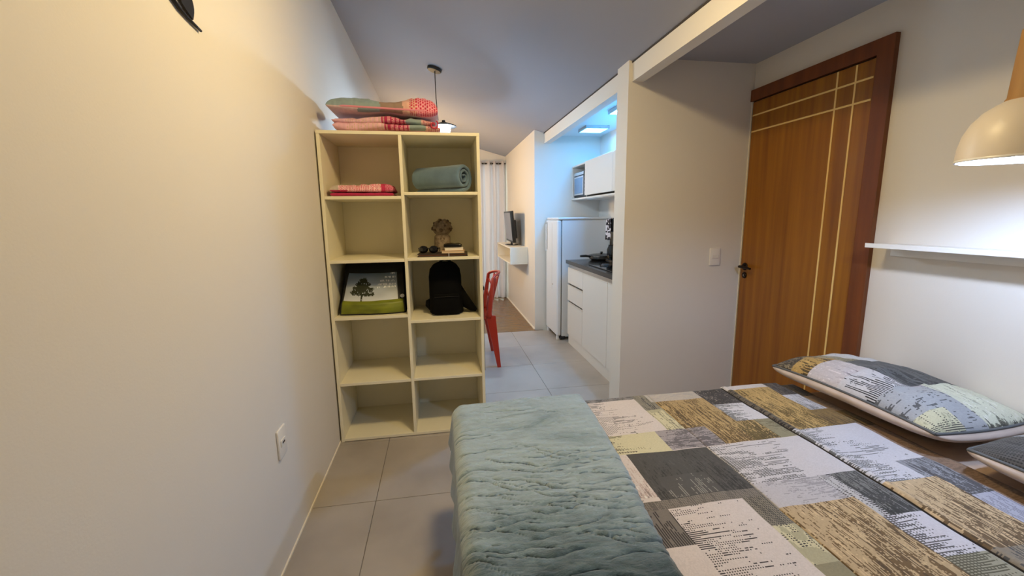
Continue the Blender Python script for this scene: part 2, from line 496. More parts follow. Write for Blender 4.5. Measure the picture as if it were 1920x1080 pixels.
WH, PK, GR, DG, BK = (224, 220, 222), (226, 215, 210), (142, 138, 138), (84, 82, 80), (40, 34, 34)
GO, BR, OL, CR, LI = (184, 156, 106), (112, 88, 46), (122, 114, 88), (218, 210, 172), (176, 168, 172)
RECTS = [
    (-1, 0.55, -1, 3, PK, GR, 'mottle', 0.3),
    (0.50, 0.885, 1.672, 2.2, GR, DG, 'mottle', 0.45),
    (0.50, 0.585, 1.45, 1.672, GR, BK, 'streak_y', 0.5),
    (0.45, 0.585, 1.387, 1.45, WH, GR, 'mottle', 0.05),
    (0.585, 0.828, 1.53, 1.672, PK, BK, 'dots_x', 0.38),
    (0.585, 0.828, 1.387, 1.53, PK, BK, 'dots_x', 0.56),
    (0.825, 0.90, 1.56, 2.2, (138, 132, 116), DG, 'streak_y', 0.30),
    (0.825, 0.90, 1.387, 1.56, CR, BK, 'diag', 0.33),
    (0.885, 1.135, 1.625, 2.2, (200, 190, 178), (186, 180, 176), 'mottle', 0.4),
    (0.90, 1.135, 1.26, 1.625, GO, BR, 'streak_y', 0.55),
    (1.13, 1.285, 1.553, 2.2, (150, 140, 132), (70, 66, 66), 'streak_y', 0.72),
    (1.13, 1.285, 1.402, 1.553, (224, 222, 228), (134, 136, 140), 'streak_x', 0.55),
    (1.10, 1.205, 1.258, 1.402, GO, (110, 92, 46), 'streak_y', 0.72),
    (1.205, 1.285, 1.258, 1.402, (150, 144, 116), OL, 'mottle', 0.35),
    (0.45, 0.773, 1.255, 1.387, CR, (66, 52, 38), 'half_x', 0.45),
    (0.773, 0.982, 1.258, 1.387, (170, 162, 164), (110, 104, 108), 'mottle', 0.45),
    (0.45, 0.60, 1.035, 1.255, PK, (206, 186, 178), 'streak_y', 0.4),
    (0.60, 0.903, 1.015, 1.255, (76, 74, 70), (52, 50, 48), 'streak_y', 0.42),
    (0.64, 0.80, 1.02, 1.12, (82, 80, 76), (150, 146, 138), 'half_y', 0.40),
    (0.45, 0.905, 0.98, 1.018, (136, 128, 118), (92, 86, 80), 'dense', 0.25),
    (0.45, 0.60, 0.845, 0.98, (128, 120, 112), BK, 'half_y', 0.5),
    (0.60, 0.83, 0.845, 0.98, PK, BK, 'dots_x', 0.50),
    (0.45, 0.60, 0.40, 0.845, PK, BK, 'dots_x', 0.05),
    (0.60, 0.835, 0.40, 0.845, PK, BK, 'dots_x', 0.54),
    (0.83, 0.905, 0.87, 0.98, (140, 132, 116), BK, 'dense', 0.3),
    (0.83, 0.905, 0.74, 0.87, CR, BK, 'diag', 0.42),
    (0.83, 0.905, 0.40, 0.74, (150, 142, 112), CR, 'half_y', 0.4),
    (0.905, 1.278, 1.035, 1.256, (216, 212, 216), (120, 118, 118), 'half_x', 0.44),
    (0.905, 1.16, 0.93, 1.035, (200, 196, 200), (166, 162, 166), 'mottle', 0.42),
    (1.16, 1.278, 0.846, 1.035, (116, 116, 114), (62, 62, 62), 'streak_y', 0.6),
    (1.13, 1.175, 0.846, 1.035, (196, 194, 196), BK, 'diag', 0.45),
    (1.145, 1.278, 0.705, 0.846, (222, 220, 230), (84, 82, 84), 'half_x', 0.55),
    (0.905, 1.145, 0.40, 0.93, (198, 172, 132), (116, 90, 50), 'streak_y', 0.58),
    (1.145, 1.29, 0.40, 0.705, (168, 164, 144), (96, 92, 70), 'half_x', 0.7),
    # folded-back band next to the pillows
    (1.278, 1.49, 1.66, 2.2, (220, 214, 214), GR, 'mottle', 0.12),
    (1.278, 1.30, 1.29, 1.66, (110, 100, 86), BK, 'mottle', 0.4),
    (1.30, 1.49, 1.29, 1.66, (196, 164, 104), (122, 98, 46), 'streak_y', 0.52),
    (1.47, 1.75, 1.29, 1.425, (134, 108, 62), (104, 82, 46), 'streak_y', 0.5),
    (1.49, 1.75, 1.575, 2.2, (104, 96, 92), (66, 60, 58), 'streak_y', 0.5),
    (1.49, 1.57, 1.425, 1.575, (206, 206, 214), (150, 152, 158), 'streak_y', 0.5),
    (1.57, 1.75, 1.425, 1.575, (170, 148, 128), (150, 128, 108), 'mottle', 0.4),
    (1.278, 1.57, 0.957, 1.29, (218, 218, 228), (116, 118, 120), 'half_x', 0.36),
    (1.44, 1.57, 0.87, 1.05, (150, 152, 160), (92, 92, 98), 'streak_y', 0.6),
    (1.278, 1.475, 0.70, 0.957, (206, 180, 142), (116, 92, 60), 'streak_y', 0.55),
    (1.475, 1.57, 0.40, 0.87, (188, 190, 208), (140, 140, 156), 'half_y', 0.8),
    (1.278, 1.475, 0.40, 0.70, (150, 138, 120), (84, 82, 80), 'streak_y', 0.6),
    (1.56, 1.75, 0.40, 1.29, (150, 122, 100), (128, 102, 82), 'mottle', 0.4),
]
CELL = 0.0033
def axis_pts(a, f0, f1, b):
    return np.concatenate([np.arange(a, f0, 0.02), np.arange(f0, f1, CELL), np.linspace(f1, b, 12)])
# flat (unrolled) coordinates of the coverlet; bed edges at EX (foot), EY (far side)
EX, EY, EY0 = 0.082, 1.690, 0.125
gx = axis_pts(-0.24, 0.46, 1.63, 1.66); gy = np.concatenate([np.arange(-0.10, 0.45, 0.02), np.arange(0.45, 1.76, CELL), np.linspace(1.762, 2.02, 16)])
GX, GY = np.meshgrid(gx, gy, indexing='ij')
def drape(GX, GY, ex, ey, ey0, z, r=0.035, lift=0.0):
    dx = np.maximum(ex - GX, 0); dyf = np.maximum(GY - ey, 0); dyn = np.maximum(ey0 - GY, 0)
    dy = dyf - dyn
    d = np.hypot(dx, dy)
    a = np.minimum(d / r, math.pi / 2)
    hor = r * np.sin(a) + lift * np.maximum(d - r * math.pi / 2, 0)
    ver = r * (1 - np.cos(a)) + np.maximum(d - r * math.pi / 2, 0)
    dd = np.maximum(d, 1e-9)
    X = np.maximum(GX, ex) - hor * dx / dd
    Y = np.clip(GY, ey0, ey) + hor * dy / dd
    # gentle hanging folds
    fold = np.clip((ver - 0.05) / 0.2, 0, 1)
    X = X - fold * 0.012 * np.sin(GY * 38) * (dx > 0)
    Y = Y + fold * 0.012 * np.sin(GX * 34) * np.sign(dy)
    return X, Y, z - ver
PX, PY, PZ = drape(GX, GY, EX, EY, EY0, BZ)
wr = (vnoise(GX * 5, GY * 9, 21) - 0.5) * 0.008 + (vnoise(GX * 18, GY * 12, 22) - 0.5) * 0.003
crease = -0.008 * np.exp(-((GX - 1.280) / 0.005) ** 2) + 0.005 * np.exp(-((GX - 1.293) / 0.012) ** 2) + 0.004 * (GX > 1.285)
edge = -0.016 * np.clip((GX - 1.575 - 0.03 * (vnoise(GX * 0, GY * 4, 5) - 0.5)) / 0.02, 0, 1)
seam2 = -0.004 * np.exp(-((GX - 0.903) / 0.004) ** 2)
PZ = PZ + wr + crease + edge + seam2
V = np.stack([PX, PY, PZ], -1).reshape(-1, 3)
idx = np.arange(GX.size).reshape(GX.shape)
FQ = np.stack([idx[:-1, :-1], idx[1:, :-1], idx[1:, 1:], idx[:-1, 1:]], -1).reshape(-1, 4)
XC = (GX[:-1, :-1] + GX[1:, 1:]) / 2; YC = (GY[:-1, :-1] + GY[1:, 1:]) / 2
II, JJ = np.meshgrid(np.arange(XC.shape[0]), np.arange(XC.shape[1]), indexing='ij')
cc = paint_patches(XC, YC, II, JJ, RECTS, PK)
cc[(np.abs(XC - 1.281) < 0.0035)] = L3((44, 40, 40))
cov = mesh_np('coverlet', V, FQ, print_mat('printed_cotton', 0.85, 0.1), None, True, cc.reshape(-1, 3))
tag(cov, 'grey, white and gold patchwork print coverlet spread over the bed', 'coverlet')
sm = cov.modifiers.new('thickness', 'SOLIDIFY'); sm.thickness = 0.006; sm.offset = 1

# --- teal plush throw -----------------------------------------------------
tm = mat('teal_plush', (150, 166, 160), 0.8, sheen=0.6)
nt = tm.node_tree; bs = nt.nodes['Principled BSDF']
bs.inputs['Sheen Roughness'].default_value = 0.4
tc = nt.nodes.new('ShaderNodeTexCoord')
def nn(kind, **kw):
    n = nt.nodes.new(kind)
    for a, b in kw.items():
        n.inputs[a].default_value = b
    return n
mp1 = nn('ShaderNodeMapping', Scale=(1.6, 2.6, 1.0)); nt.links.new(tc.outputs['Object'], mp1.inputs['Vector'])
n1 = nn('ShaderNodeTexNoise', Scale=2.2, Detail=9.0, Roughness=0.74, Distortion=0.6); nt.links.new(mp1.outputs[0], n1.inputs['Vector'])
# brushed-back pile: darker nap towards the camera end
sp = nt.nodes.new('ShaderNodeSeparateXYZ'); nt.links.new(tc.outputs['Object'], sp.inputs[0])
mr = nt.nodes.new('ShaderNodeMapRange'); mr.inputs['From Min'].default_value = 1.12; mr.inputs['From Max'].default_value = 0.70
mr.inputs['To Min'].default_value = -0.14; mr.inputs['To Max'].default_value = 0.34
nt.links.new(sp.outputs['Y'], mr.inputs['Value'])
ad = nt.nodes.new('ShaderNodeMath'); ad.operation = 'ADD'; nt.links.new(n1.outputs['Fac'], ad.inputs[0]); nt.links.new(mr.outputs[0], ad.inputs[1])
cr = nt.nodes.new('ShaderNodeValToRGB')
cr.color_ramp.elements[0].position = 0.36; cr.color_ramp.elements[0].color = (*lin((158, 180, 192)), 1)
cr.color_ramp.elements[1].position = 0.78; cr.color_ramp.elements[1].color = (*lin((44, 72, 82)), 1)
e = cr.color_ramp.elements.new(0.56); e.color = (*lin((118, 142, 154)), 1)
nt.links.new(ad.outputs[0], cr.inputs[0]); 
mp2 = nn('ShaderNodeMapping', Scale=(2.6, 9.0, 3.0), Rotation=(0, 0, 0.16)); nt.links.new(tc.outputs['Object'], mp2.inputs['Vector'])
n2 = nn('ShaderNodeTexNoise', Scale=4.2, Detail=9.0, Roughness=0.68, Distortion=1.6); nt.links.new(mp2.outputs[0], n2.inputs['Vector'])
n3 = nn('ShaderNodeTexNoise', Scale=160.0, Detail=3.0); nt.links.new(tc.outputs['Object'], n3.inputs['Vector'])
# crease shade painted in: colour darkened along the bump's low lines
crease_shade = nt.nodes.new('ShaderNodeMapRange'); crease_shade.inputs['From Min'].default_value = 0.36; crease_shade.inputs['From Max'].default_value = 0.44
nt.links.new(n2.outputs['Fac'], crease_shade.inputs['Value'])
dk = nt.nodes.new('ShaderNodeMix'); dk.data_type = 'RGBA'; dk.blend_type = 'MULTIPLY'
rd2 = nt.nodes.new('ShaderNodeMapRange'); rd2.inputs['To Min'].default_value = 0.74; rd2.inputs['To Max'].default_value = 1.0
nt.links.new(crease_shade.outputs[0], rd2.inputs['Value'])
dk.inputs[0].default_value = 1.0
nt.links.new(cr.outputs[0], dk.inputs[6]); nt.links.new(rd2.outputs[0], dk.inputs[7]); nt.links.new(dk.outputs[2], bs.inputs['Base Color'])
b1 = nn('ShaderNodeBump', Strength=0.75, Distance=0.014); nt.links.new(n2.outputs['Fac'], b1.inputs['Height'])
b2 = nn('ShaderNodeBump', Strength=0.35, Distance=0.003); nt.links.new(n3.outputs['Fac'], b2.inputs['Height']); nt.links.new(b1.outputs[0], b2.inputs['Normal'])
nt.links.new(b2.outputs[0], bs.inputs['Normal'])

tx = np.linspace(-0.12, 1.0, 210); ty = np.linspace(-0.02, 1.87, 440)
TX, TY = np.meshgrid(tx, ty, indexing='ij')
# inner border wanders: 0.51 near the camera, 0.595 at the far side
inner = 0.505 + (0.595 - 0.505) * np.clip((TY - 0.75) / 0.96, -0.6, 1.1) + 0.008 * np.sin(TY * 6.0)
GXt = -0.12 + (TX + 0.12) / 1.12 * (inner + 0.12)
hem = 0.03 * (vnoise(TX * 0 + 2, TY * 3, 31) - 0.5)
GXt = np.where(GXt < 0.0, GXt + hem * (GXt / -0.12), GXt)
QX, QY, QZ = drape(GXt, TY, EX - 0.008, EY + 0.008, EY0 - 0.008, BZ + 0.021, 0.045, 0.10)
ridge = vnoise(GXt * 4 + 3 * vnoise(GXt * 3, TY * 3, 8), TY * 22, 41)
QZ = QZ + (vnoise(GXt * 6, TY * 7, 33) - 0.5) * 0.010 + 0.004 * ridge + wr.mean()
rc = np.random.default_rng(77)
cre = np.zeros_like(QZ)
for k in range(120):
    # long crushed creases running roughly along the short side of the throw, most of them mid-way
    yc = rc.normal(0.98, 0.17) if k < 84 else rc.uniform(0.5, 1.68)
    xc_ = rc.uniform(0.02, 0.55); ln = rc.uniform(0.04, 0.17); an = rc.normal(-0.14, 0.16); wd = rc.uniform(0.0028, 0.0055); dp = rc.uniform(0.0025, 0.0065)
    uu_ = (GXt - xc_); cv = rc.uniform(-1.5, 1.5)
    dv_ = TY - yc - an * uu_ - cv * uu_ ** 2 - 0.006 * np.sin(uu_ * 40 + k)
    env = np.clip(1 - (uu_ / ln) ** 2, 0, 1)
    cre += env * (-dp * np.exp(-(dv_ / wd) ** 2) + 0.6 * dp * np.exp(-((dv_ - 2.2 * wd) / (1.6 * wd)) ** 2))
QZ = QZ + np.clip(cre, -0.009, 0.006)
QZ = QZ + (vnoise(GXt * 45, TY * 45, 35) - 0.5) * 0.0035 + (vnoise(GXt * 90, TY * 80, 36) - 0.5) * 0.002
near_in = np.clip((inner - GXt) / 0.012, 0, 1)
QZ = QZ - 0.010 * (1 - near_in)
idx = np.arange(TX.size).reshape(TX.shape)
FQ = np.stack([idx[:-1, :-1], idx[1:, :-1], idx[1:, 1:], idx[:-1, 1:]], -1).reshape(-1, 4)
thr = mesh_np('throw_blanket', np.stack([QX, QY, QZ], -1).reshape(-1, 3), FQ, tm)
tag(thr, 'crushed teal plush throw laid across the foot of the bed', 'blanket')
sm = thr.modifiers.new('thickness', 'SOLIDIFY'); sm.thickness = 0.010; sm.offset = 1

# --- pillows --------------------------------------------------------------
def pillow(name, label, loc, rotz, rects, seed, sx=0.47, sy=0.72):
    t = thing(name, label, 'pillow', loc, rotz, 'patchwork pillows at the head of the bed')
    nu, nv = 110, 170
    def cols(U, V, top):
        if not top:
            n = vnoise(U * 3 + 2, V * 14, seed)
            return L3((196, 180, 170)) * (0.86 + 0.2 * n)[..., None]
        I, J = np.meshgrid(np.arange(U.shape[0]), np.arange(U.shape[1]), indexing='ij')
        c = paint_patches(U, V, I, J, rects, PK, seed)
        return c
    seam_z = lambda a, b: 0.020 * (1 - b * b) * (a < 0.3) * np.clip(0.3 - a, 0, 1)
    b = soft_slab('pillow_case', sx, sy, 0.078, 0.078, print_mat('printed_cotton', 0.85, 0.1), t, nu, nv, 3.4, 0.60, cols, 0.012, seed, 0.05, seam_z, None, 0.12)
    b.location = (0, 0, 0.082)
    # piping round the seam
    us = np.linspace(-1, 1, 40)
    ring = [(x, -1) for x in us] + [(1, y) for y in us[1:]] + [(x, 1) for x in us[::-1][1:]] + [(-1, y) for y in us[::-1][1:-1]]
    pts = []
    for u, v in ring:
        uu = math.sin(u * math.pi / 2) * 0.5 + u * 0.5; vv = math.sin(v * math.pi / 2) * 0.5 + v * 0.5
        pts.append((sx / 2 * uu * (1 - 0.05 * vv * vv), sy / 2 * vv * (1 - 0.05 * uu * uu), 0.082 + 0.020 * (1 - vv * vv) * (uu < 0.3) * min(max(0.3 - uu, 0), 1)))
    bm = bmesh.new(); tube(bm, pts + [pts[0]], 0.0055, 6)
    obj('piping', bm, mat('grey_piping', (88, 90, 92), 0.8), t, True)
    return t
PR1 = [
    (-2, 2, -2, 2, LI, GR, 'mottle', 0.3),
    (-2, -0.25, 0.66, 2, (150, 136, 110), (70, 60, 44), 'streak_y', 0.6),
    (-2, -0.30, 0.40, 0.68, (196, 160, 92), (92, 72, 34), 'streak_y', 0.5),
    (-0.30, 0.08, 0.10, 0.86, (166, 160, 136), (100, 96, 80), 'half_y', 0.6),
    (0.05, 2, 0.30, 2, (224, 226, 232), (120, 120, 122), 'mottle', 0.14),
    (-2, -0.34, 0.02, 0.42, (214, 206, 208), (196, 186, 190), 'streak_y', 0.3),
    (-2, -0.30, -0.45, 0.02, (218, 216, 220), (38, 38, 40), 'half_y', 0.58),
    (-0.34, 2, -0.40, 0.32, (96, 98, 100), (62, 64, 66), 'streak_y', 0.5),
    (-2, -0.02, -2, -0.42, (180, 182, 186), (96, 98, 100), 'mottle', 0.30),
    (-0.06, 2, -2, -0.40, (226, 228, 206), (110, 110, 96), 'streak_y', 0.26),
    (-2, -0.50, -2, -0.80, (222, 218, 184), (80, 80, 72), 'diag', 0.3),
]
PR2 = [
    (-2, 2, -2, 2, LI, GR, 'mottle', 0.3),
    (-2, -0.42, -2, 2, (92, 88, 84), (44, 42, 40), 'dense', 0.4),
    (-0.42, 0.05, -2, 2, (214, 216, 222), (46, 46, 50), 'half_y', 0.8),
    (0.05, 2, -2, 2, (182, 186, 194), (90, 92, 96), 'mottle', 0.3),
]
pillow('pillow', 'patchwork pillow lying nearest the wooden door', (1.822, 1.415, BZ - 0.004), math.radians(2), PR1, 51)
pillow('pillow', 'darker patchwork pillow cut off by the right picture edge', (1.822, 0.625, BZ - 0.004), math.radians(-1), PR2, 61)

# ------------------------------------------------------------------ lamps of the room
def emat(name, col, s):
    m = bpy.data.materials.new(name); m.use_nodes = True
    nt = m.node_tree; nt.nodes.clear()
    e = nt.nodes.new('ShaderNodeEmission'); e.inputs[0].default_value = (*col, 1); e.inputs[1].default_value = s
    o = nt.nodes.new('ShaderNodeOutputMaterial'); nt.links.new(e.outputs[0], o.inputs[0])
    return m
for li, (lx, ly, lab) in enumerate(((1.625, 4.42, 'square cool white ceiling light above the refrigerator'), (1.625, 3.60, 'square cool white ceiling light half hidden by the kitchen column'))):
    lp = LAMP[('led_far', 'led_near')[li]]
    led_m = emat('cool_led_diffuser', lp[1], lp[0] / (math.pi * 0.053))
    t = thing('ceiling_light', lab, 'ceiling light', (lx, ly, 2.262), 0, 'square kitchen ceiling lights')
    bm = bmesh.new()
    for a in ((-0.125, 0.125, -0.125, -0.115), (-0.125, 0.125, 0.115, 0.125), (-0.125, -0.115, -0.115, 0.115), (0.115, 0.125, -0.115, 0.115)):
        box(bm, a[0], a[1], a[2], a[3], -0.03, -0.001)
    obj('frame', bm, mat('grey_light_frame', (196, 198, 200), 0.5), t)
    bxo('diffuser', (-0.115, 0.115, -0.115, 0.115, -0.028, -0.020), led_m, t)

def sphere(bm, c, r, n=16, sz=1.0):
    bmesh.ops.create_uvsphere(bm, u_segments=n, v_segments=n // 2 + 2, radius=r, matrix=Matrix.Translation(c) @ Matrix.Diagonal((1, 1, sz, 1)))
    return bm

# bedside pendant: white dome with a wooden neck
pb = thing('pendant_lamp', 'white dome pendant lamp with wooden neck above the pillows', 'lamp', (1.55, 0.939, 1.494))
KP = 0.861
prof = [(0.145, 0.0), (0.146, 0.012), (0.144, 0.045), (0.136, 0.085), (0.120, 0.122), (0.096, 0.152), (0.068, 0.172), (0.050, 0.182)]
inner = [(r - 0.003, z - 0.001 if i else z) for i, (r, z) in enumerate(prof)]
bm = bmesh.new(); lathe(bm, inner[::-1] + prof, 48)
bmesh.ops.scale(bm, vec=(KP, KP, KP), verts=bm.verts[:]); obj('shade', bm, mat('white_enamel', (226, 216, 204), 0.4), pb, True, 50)
bm = bmesh.new(); lathe(bm, [(0.145, -0.001), (0.1475, 0.001), (0.1475, 0.005), (0.1455, 0.008)], 48)
bmesh.ops.scale(bm, vec=(KP, KP, KP), verts=bm.verts[:]); obj('rim', bm, mat('white_gloss', (240, 240, 240), 0.3), pb, True)
bm = bmesh.new(); lathe(bm, [(0.0, 0.178), (0.054, 0.178), (0.054, 0.184), (0.050, 0.190), (0.046, 0.30), (0.042, 0.385), (0.036, 0.392), (0.0, 0.394)], 32)
bmesh.ops.scale(bm, vec=(KP, KP, KP), verts=bm.verts[:]); obj('wooden_neck', bm, mat('pale_turned_wood', (168, 126, 70), 0.6, noise=(3, (138, 98, 48), 0.3, 0.7), stretch=(8, 8, 1)), pb, True, 40)
bm = bmesh.new(); tube(bm, [(0, 0, 0.335), (0, 0, 0.805)], 0.003, 8)
obj('cord', bm, white_m, pb, True)
bm = bmesh.new(); lathe(bm, [(0, 0.820), (0.05, 0.820), (0.05, 0.807), (0.045, 0.797), (0, 0.795)], 24)
obj('canopy', bm, white_m, pb, True, 40)
bm = bmesh.new(); sphere(bm, (0, 0, 0.040), 0.032, 20)
bmesh.ops.scale(bm, vec=(KP, KP, KP), verts=bm.verts[:]); obj('bulb', bm, emat('cool_bulb', LAMP['pendant'][1], LAMP['pendant'][0] / (math.pi * 0.0095)), pb, True)
bm = bmesh.new(); lathe(bm, [(0.016, 0.069), (0.018, 0.075), (0.018, 0.176)], 16)
bmesh.ops.scale(bm, vec=(KP, KP, KP), verts=bm.verts[:]); obj('socket', bm, white_m, pb, True)

# dining pendant: black canopy, cord, shallow black shade with a glowing bulb below
PXD, PYD = 0.016, 3.93
zt = zc(PXD)
pd = thing('pendant_lamp', 'small black pendant lamp hanging behind the bookcase', 'lamp', (PXD, PYD, zt))
bm = bmesh.new(); lathe(bm, [(0, 0.0), (0.062, 0.0), (0.062, -0.018), (0.056, -0.024), (0, -0.024)], 28)
bm.transform(Matrix.Rotation(math.atan(0.272), 4, 'Y')); bm.transform(Matrix.Translation((0, 0, -0.003)))
obj('canopy', bm, black_m, pd, True, 40)
bm = bmesh.new(); tube(bm, [(0, 0, -0.02), (0.002, 0, -0.25), (0.012, 0, -0.425)], 0.0035, 8)
obj('cord', bm, black_m, pd, True)
bm = bmesh.new(); lathe(bm, [(0.0, -0.425), (0.014, -0.425), (0.016, -0.440), (0.045, -0.448), (0.108, -0.470), (0.112, -0.478), (0.109, -0.479), (0.044, -0.455), (0.0, -0.452)], 32, (0.058, 0))
obj('shade', bm, mat('black_metal_shade', (24, 20, 17), 0.5), pd, True, 40)
bm = bmesh.new(); lathe(bm, [(0.0, -0.456), (0.044, -0.458), (0.052, -0.47), (0.052, -0.512), (0.045, -0.525), (0, -0.528)], 24, (0.062, 0))
obj('bulb', bm, emat('bluish_fill_bulb', LAMP['dining'][1], LAMP['dining'][0] / (math.pi * 0.028)), pd, True, 40)  # bulb emits bluish fill light, tinted to cool the ceiling and left wall

# round opal dome lamps: sloping ceiling, plus an unseen one added in the far room
def dome_lamp(name, label, cat, loc, tilt, lp):
    t = thing(name, label, cat, loc)
    t.rotation_euler = (0, tilt, 0)
    bm = bmesh.new(); lathe(bm, [(0, 0.0), (0.155, 0.0), (0.158, -0.012), (0.150, -0.018), (0, -0.018)], 36)
    obj('base_ring', bm, white_m, t, True, 40)
    bm = bmesh.new(); lathe(bm, [(0.146, -0.019), (0.140, -0.040), (0.118, -0.064), (0.08, -0.082), (0.04, -0.090), (0, -0.092)], 36)
    obj('opal_glass', bm, emat('opal_glow', lp[1], lp[0] / (math.pi * 0.085)), t, True)
dome_lamp('dome_light', 'round opal glass ceiling lamp above the foot of the bed', 'ceiling light', (0.45, 1.45, zc(0.45) - 0.001), math.atan(0.272), LAMP['dome'])
dome_lamp('added_wall_lamp', 'round opal glass wall lamp added unseen behind the bookcase to warm the television wall', 'wall lamp', (XL + 0.001, 5.60, 1.75), -math.pi / 2, LAMP['living_fill'])  # unseen lamp added to brighten the television wall

# ------------------------------------------------------------------ wall fittings
def plate(name, label, loc, rotz, cat, mods):
    """8 x 12 cm wall plate facing -Y at rotz=0"""
    t = thing(name, label, cat, loc, rotz)
    obj('cover_plate', B(-0.040, 0.040, -0.009, 0.0, -0.060, 0.060, 0.004, 3), plastic_m, t, True, 40)
    mods(t)
    return t
def rocker(t):
    obj('rocker', B(-0.024, 0.024, -0.0125, -0.0085, -0.012, 0.012, 0.002, 2), mat('warm_white_plastic', (226, 222, 216), 0.4), t)
plate('light_switch', 'white light switch on the wall left of the wooden door', (1.855, YW, 1.072), 0, 'switch', rocker)
def socket(t):
    s = obj('socket_insert', B(-0.024, 0.024, -0.012, -0.0085, -0.014, 0.014, 0.002, 2), mat('warm_white_plastic', (226, 222, 216), 0.4), t)
    obj('socket_slot', B(-0.012, 0.012, -0.0126, -0.0118, -0.0035, 0.0035), mat('dark_gap', (34, 20, 10), 0.8), s)
plate('wall_outlet', 'white electrical outlet low on the left wall near the floor', (XL, 1.695, 0.490), math.radians(90), 'outlet', socket)

# wrought iron leaf ornament on the left wall (only its lower tip is in view)
iron = mat('black_wrought_iron', (20, 14, 12), 0.5, 0.3)
orn = thing('wall_ornament', 'black wrought iron branch with leaves high on the left wall', 'wall decoration', (XL, 1.3, 1.9))
def wp(y, z, off=0.0065):
    return (off, y - 1.3, z - 1.9)
bm = bmesh.new()
stem = [(1.447, 1.894), (1.42, 1.897), (1.385, 1.902), (1.345, 1.910), (1.318, 1.922), (1.302, 1.942), (1.290, 1.975), (1.272, 2.02), (1.245, 2.08), (1.20, 2.14), (1.14, 2.18), (1.06, 2.20)]
tube(bm, [wp(*p) for p in stem], [0.0035, 0.004, 0.0045, 0.005, 0.0055, 0.006, 0.006, 0.006, 0.006, 0.005, 0.005, 0.004], 8)
obj('stem', bm, iron, orn, True)
def ironleaf(tip, base, wid, side):
    t = Vector((0, tip[0] - base[0], tip[1] - base[1])); Ln = t.length; t.normalize()
    n = Vector((0, -t.z, t.y)) * side
    pr = []
    for k in range(9):
        s = k / 8
        pr.append(Vector(wp(*base)) + t * (Ln * s) + n * (wid * math.sin(math.pi * s ** 0.8)))
    for k in range(7, 0, -1):
        s = k / 8
        pr.append(Vector(wp(*base)) + t * (Ln * s) - n * (0.35 * wid * math.sin(math.pi * s)))
    bm = bmesh.new(); prism(bm, [p - Vector((0.003, 0, 0)) for p in pr], (0.005, 0, 0))
    return obj('leaf', bm, iron, orn)
ironleaf((1.408, 1.907), (1.394, 1.985), 0.052, -1)
ironleaf((1.325, 1.925), (1.345, 1.965), 0.012, 1)
ironleaf((1.36, 2.12), (1.27, 2.02), 0.03, 1)
ironleaf((1.16, 2.05), (1.235, 2.09), 0.025, 1)
ironleaf((1.10, 2.28), (1.15, 2.18), 0.03, 1)
ironleaf((0.99, 2.17), (1.06, 2.20), 0.022, 1)

# picture ledge on the right wall
sh = thing('wall_shelf', 'long white wall shelf above the pillows', 'shelf', (XR, 1.0, 1.20))
bxo('board', (-0.125, -0.0005, -0.75, 0.665, 0.0, 0.016), white_m, sh, 0.0015)
bxo('rear_rail', (-0.016, -0.0005, -0.75, 0.640, -0.040, 0.0), white_m, sh, 0.0015)
bxo('front_lip', (-0.1305, -0.125, -0.75, 0.665, 0.0, 0.020), white_m, sh, 0.001)

# ------------------------------------------------------------------ kitchen
cab_m = mat('white_matt_laminate', (222, 218, 212), 0.4)
bcab = thing('base_cabinet', 'white kitchen base cabinet with three drawers and doors', 'cabinet', (1.32, 3.55, 0))
def kb(t, name, d, m, bev=0.0015, o=(1.32, 3.55, 0)):
    bm = B(*d, bev, 1); bm.transform(Matrix.Translation((-o[0], -o[1], -o[2])))
    return obj(name, bm, m, t)
kb(bcab, 'body', (1.345, 1.885, 2.815, 4.295, 0.10, 0.868), cab_m)
kb(bcab, 'kick_plate', (1.335, 1.36, 2.815, 4.295, 0.0, 0.10), cab_m)
kb(bcab, 'top_channel', (1.332, 1.346, 2.82, 4.29, 0.822, 0.868), chrome_m, 0)
for z0, z1 in ((0.663, 0.815), (0.478, 0.632), (0.108, 0.446)):
    d = kb(bcab, 'drawer', (1.322, 1.344, 3.820, 4.290, z0, z1), cab_m)
    kb(d, 'handle_profile', (1.3195, 1.336, 3.822, 4.288, z1, z1 + 0.012), mat('satin_aluminium', (214, 208, 200), 0.4), 0.001)
    kb(d, 'finger_groove', (1.337, 1.345, 3.822, 4.288, z1 + 0.012, z1 + 0.030), mat('dark_groove', (70, 64, 58), 0.6), 0)
for y0, y1 in ((3.208, 3.814), (2.822, 3.202)):
    d = kb(bcab, 'door', (1.322, 1.344, y0, y1, 0.108, 0.815), cab_m)
    kb(d, 'handle_profile', (1.3195, 1.336, y0 + 0.002, y1 - 0.002, 0.815, 0.827), mat('satin_aluminium', (214, 208, 200), 0.4), 0.001)
ct = bxo('countertop', (1.300, 1.886, 2.812, 4.300, 0.8685, 0.905), mat('black_granite', (22, 21, 21), 0.22, noise=(160, (46, 44, 44), 0.55, 0.75)), None, 0.002)
tag(ct, 'black granite worktop over the base cabinet', 'worktop')

